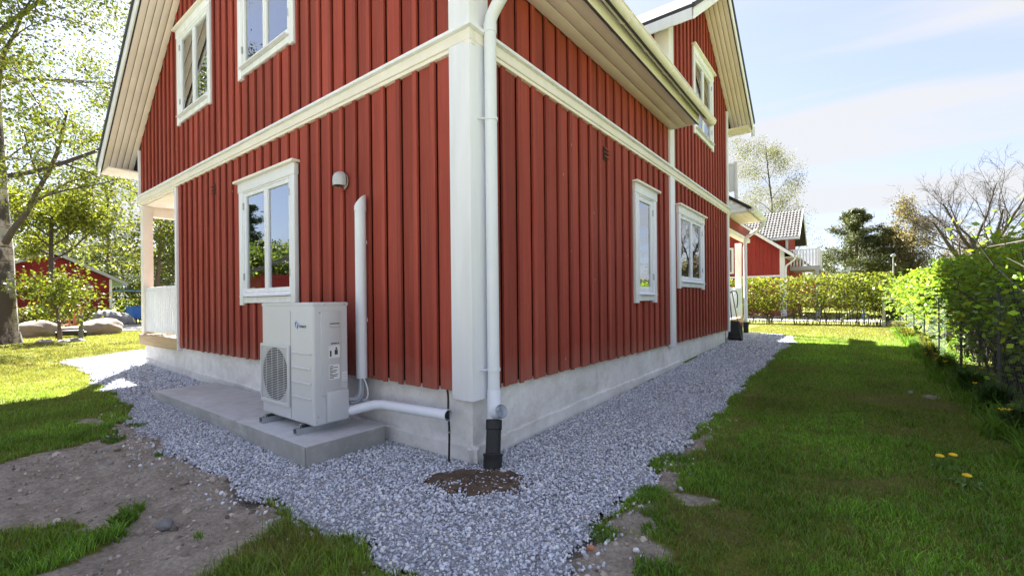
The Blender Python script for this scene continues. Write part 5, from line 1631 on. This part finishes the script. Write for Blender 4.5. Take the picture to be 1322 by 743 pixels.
# ------------------------------------------------------------------ neighbouring red house on the right
NB = thing('neighbour_house', 'red neighbouring house with grey tiled roof and white balcony', 'house', (-.6, 24.0, .2))
W2 = 8.4; e2 = 3.45; slp = .76
fz = lambda x: e2 + slp * min(-x, x + W2)
mb = MB().prism([(-W2, -.1), (0, -.1), (0, fz(0)), (-W2 / 2, fz(-W2 / 2)), (-W2, fz(-W2))], 1, .05, 10); NW = mb.build('gable_wall', 'dark', NB)
n = 46
for k in range(n):
    a, b = -W2 + k * W2 / n, -W2 + (k + 1) * W2 / n
    piece('board', a, b, .0, .048, .1, max(fz(a), fz(b)) - .0, 'red2', NW)
    piece('batten', a - .022, a + .022, -.024, -.0005, .1, fz(a), 'red2', NW)
for k in range(24):
    a = k * .42; piece('board', .0005, .03 + .012 * (k % 2), a + .052, a + .47, .1, e2, 'red2', NW)
box('plinth', -W2 + .03, -.03, .02, 9.9, -.2, .12, 'concrete', NB)
box('corner_board', -.16, .05, -.04, .16, .1, e2 + .05, 'white', NB)
box('belt', -W2, -.161, -.05, .0, 2.1, 2.2, 'white', NB); box('belt', .03, .06, .161, 10, 2.1, 2.2, 'white', NB)
f_l = lambda x: e2 + slp * (x + W2); f_r = lambda x: e2 - slp * x
MB().prism([(-W2 - .5, f_l(-W2 - .5)), (-W2 / 2, f_l(-W2 / 2)), (.5, f_r(.5)), (.5, f_r(.5) + .16), (-W2 / 2, f_l(-W2 / 2) + .18), (-W2 - .5, f_l(-W2 - .5) + .16)], 1, -.4, 10.4).build('roof', 'roof', NB)
for (a, b, f) in ((-W2 - .5, -W2 / 2, f_l), (-W2 / 2, .5, f_r)):
    MB().prism([(a, f(a) - .06), (b, f(b) - .06), (b, f(b) + .12), (a, f(a) + .12)], 1, -.43, -.401).build('bargeboard', 'white', NB)
box('soffit', .06, .5, -.39, 2.5, f_r(.5) - .02, f_r(.5) - .001, 'cream', NB)
g = gutter('gutter', (.565, -.4, f_r(.5) + .06), (.565, 2.6, f_r(.5) + .06), .06, NB, 'white')
MB().tube([(.56, -.3, f_r(.5)), (.5, -.28, f_r(.5) - .15), (.14, -.1, f_r(.5) - .42), (.1, -.09, f_r(.5) - .55), (.1, -.09, .1)], .045, 10).build('downpipe', 'plast', NB, smooth=True)
# window in the gable wall
def nwin(x0, x1, z0, z1, y, par):
    w = box('window', x0, x1, y - .06, y - .001, z0, z1, 'white', par)
    box('pane', x0 + .1, (x0 + x1) / 2 - .04, y - .064, y - .0605, z0 + .1, z1 - .1, 'dkglass', w)
    box('pane', (x0 + x1) / 2 + .04, x1 - .1, y - .064, y - .0605, z0 + .1, z1 - .1, 'dkglass', w)
MT['dkglass'] = simple('far_window_glass', (.10, .12, .14), .08, .02, spec=.9)
nwin(-3.6, -2.3, 2.35, 3.75, -.0, NB)
# cross gable with tiled roof, ridge along x, towards +x
xg, y0g, y1g, eg = .15, 2.4, 6.4, 4.35
yc = (y0g + y1g) / 2; rg = eg + .74 * (yc - y0g + .4)
MB().prism([(y0g + .05, 3.0), (y1g, 3.0), (y1g, eg + .2), (yc, rg - .25), (y0g + .05, eg + .2)], 0, -4, -.05).build('cross_gable_wall', 'red2', NB)
box('corner_board', -.15, -.04, y0g + .0, y0g + .12, 3.0, eg + .2, 'white', NB)
box('window', -1.6, -.7, y0g + .01, y0g + .049, 3.35, 4.15, 'white', NB)
def tiled(par, x0, x1, ya, za, yb, zb_):
    L = math.hypot(yb - ya, zb_ - za); rows = int(L / .27); cols = int((x1 - x0) / .16)
    sheetm = MB().add([(x0, ya, za - .03), (x1, ya, za - .03), (x1, yb, zb_ - .03), (x0, yb, zb_ - .03), (x0, ya, za - .12), (x1, ya, za - .12), (x1, yb, zb_ - .12), (x0, yb, zb_ - .12)],
                          [(0, 1, 2, 3), (4, 7, 6, 5), (0, 4, 5, 1), (1, 5, 6, 2), (2, 6, 7, 3), (3, 7, 4, 0)])
    RS = sheetm.build('cross_gable_roof', 'roof', par)
    # one S-shaped tile, shared
    mb = MB(); n = 6; w = (x1 - x0) / cols; l = L / rows * 1.12; vs = []
    for j, (v, lift) in enumerate(((0, .035), (l, .0))):
        for i in range(n + 1):
            vs.append((w * i / n, v, lift + .016 * math.sin(math.pi * 2 * i / n)))
    for i in range(n + 1): vs.append((w * i / n, 0, .0))
    fs = [(i, i + 1, n + 1 + i + 1, n + 1 + i) for i in range(n)] + [(i + 1, i, 2 * n + 2 + i, 2 * n + 3 + i) for i in range(n)]
    me = bpy.data.meshes.new('tile'); me.from_pydata(vs, [], fs); me.materials.append(MT['tile'])
    ang = math.atan2(zb_ - za, yb - ya)
    for r in range(rows):
        for c in range(cols):
            o = bpy.data.objects.new('tile', me); COL.objects.link(o); o.parent = RS
            f = r / rows; o.location = (x0 + c * w, ya + (yb - ya) * f, za + (zb_ - za) * f - .01); o.rotation_euler = (ang, 0, 0)
    return RS
tiled(NB, -2.6, xg + .35, y0g - .42, eg - .0, yc, rg)
MB().prism([(yc, rg - .1), (y1g + .4, eg - .1), (y1g + .4, eg), (yc, rg)], 0, -3, xg + .35).build('roof_back', 'roof', NB)
for (ya, za, yb, zb_) in ((y0g - .45, eg - .02, yc, rg), (y1g + .45, eg - .02, yc, rg)):
    MB().prism([(ya, za - .16), (yb, zb_ - .16), (yb, zb_ + .03), (ya, za + .03)], 0, xg + .36, xg + .40).build('bargeboard', 'white', NB)
MB().prism([(y0g - .4, eg - .14), (y0g + .05, eg - .14), (y0g + .05, eg - .12), (y0g - .4, eg - .12)], 0, -2.5, xg + .35).build('soffit', 'cream', NB)
box('gutter', -2.6, xg + .36, y0g - .5, y0g - .43, eg - .14, eg - .03, 'white', NB)
# balcony on posts
BX0, BX1, BY0, BY1, BZ = .0, 1.42, 2.0, 4.6, 2.72
box('balcony_deck', BX0 + .07, BX1, BY0, BY1, BZ - .22, BZ, 'lampgrey2', NB)
for (x, y) in ((BX1 - .12, BY0 + .08), (BX1 - .12, BY1 - .1)): box('balcony_post', x - .08, x + .08, y - .08, y + .08, -.1, BZ - .2205, 'lampgrey2', NB)
RB_ = box('balcony_railing', BX0 + .07, BX1, BY0, BY0 + .06, BZ + .84, BZ + .90, 'white', NB)
u = BX0 + .1
while u < BX1 - .05: piece('baluster', u, u + .075, BY0 + .012, BY0 + .04, BZ + .02, BZ + .84, 'white', RB_); u += .14
u = BY0 + .1
while u < BY1: piece('baluster', BX1 - .045, BX1 - .015, u, u + .075, BZ + .02, BZ + .84, 'white', RB_); u += .14
box('newel', BX1 - .1, BX1 + .01, BY0 - .02, BY0 + .09, BZ + .0, BZ + .98, 'white', RB_)
box('handrail', BX1 - .06, BX1, BY0 + .09, BY1, BZ + .84, BZ + .90, 'white', RB_)

# far house glimpsed under the balcony
FH = thing('far_house', 'tiny red house with white trim seen under the neighbour balcony', 'house', (-.1, 52, .2))
MB().prism([(-2.5, 0), (2.5, 0), (2.5, 2.2), (0, 3.6), (-2.5, 2.2)], 1, 0, 6).build('wall', 'red2', FH)
for sg in (-1, 1): MB().prism([(0, 3.62), (sg * 3.0, 1.95), (sg * 3.0, 2.15), (0, 3.82)], 1, -.3, 6.3).build('roof', 'lampgrey2', FH)

# bin shelter at the far right hedge, street lamp
BS = thing('bin_shelter', 'small dark shelter with white roof edge where the hedges meet', 'shelter', (3.3, 16.3, .25))
box('roof_edge', -.34, .42, -.06, .6, .86, .96, 'white', BS, .01)
for (x, y) in ((-.3, 0), (.36, 0), (-.3, .5), (.36, .5)): box('post', x - .035, x + .035, y - .035, y + .035, -.05, .8595, 'lampgrey2', BS)
box('back', -.28, .34, .44, .47, .0, .85, 'black', BS)
box('bin', -.2, .26, .12, .42, .0, .6, 'black', BS, .03)
LP = thing('street_lamp', 'slim grey street lamp in front of the dark pine', 'street lamp', (4.5, 40, .2))
MB().tube([(0, 0, -.1), (0, 0, 3.9)], [.06, .04], 10).build('pole', 'lampgrey2', LP, smooth=True)
MB().lathe([(.04, 0), (.16, .06), (.14, .18), (.05, .24), (0, .25)], 14, (0, 0, 3.9)).build('lantern', 'lampgrey2', LP, smooth=True)
SLD = thing('slide', 'pale blue garden slide glimpsed through the far hedge', 'slide', (2.2, 18.3, .25))
MB().prism([(-.4, .12), (-.3, .08), (.35, .78), (.3, .84)], 1, -.18, .18).build('chute', 'lampgrey2', SLD)
for y in (-.17, .17): MB().tube([(.32, y, 0), (.3, y, .95)], .025, 8).build('post', 'blue', SLD)
for k in range(3): MB().tube([(.34, -.17, .2 + .2 * k), (.34, .17, .2 + .2 * k)], .018, 6).build('rung', 'blue', SLD)

# ------------------------------------------------------------------ what the gable windows mirror: garden to the left of the view
for i, (x, y, h, s) in enumerate(((-24, -9.6, 4.6, 71), (-27, -8.6, 5.4, 72), (-31, -13.4, 6.2, 73), (-36, -13, 6.6, 74))):
    tree('garden_tree', ['leafy tree mirrored in the ground floor window, nearest', 'leafy tree mirrored in the ground floor window, right of the roof', 'tall leafy tree mirrored farther back in the gable window', 'leafy tree mirrored at the far left of the gable window'][i],
         (x, y, .12), h, .15, BROAD, s, 'bark', 6000, .09, (.07, .11, .025), (.14, .17, .03), .3)
pine('pine_tree', 'dark pine mirrored in the ground floor window', (-30, -10.6, .12), 7.6, .2, 75, 9000, 2.4, start=.08)
VL = thing('garden_house', 'small pale house with brown roof mirrored in the ground floor window', 'house', (-15.5, -6.6, .12), R_(15))
MB().prism([(-2, 0), (2, 0), (2, 2.1), (-2, 2.1)], 1, -1.6, 1.6).build('wall', 'red2', VL)
for sg in (-1, 1): MB().prism([(0, 3.0), (sg * 2.1, 2.02), (sg * 2.1, 2.14), (0, 3.14)], 0, -2.4, 2.4).build('roof', 'tile', VL)
box('window', -.6, .6, 1.6, 1.66, .8, 1.7, 'white', VL)
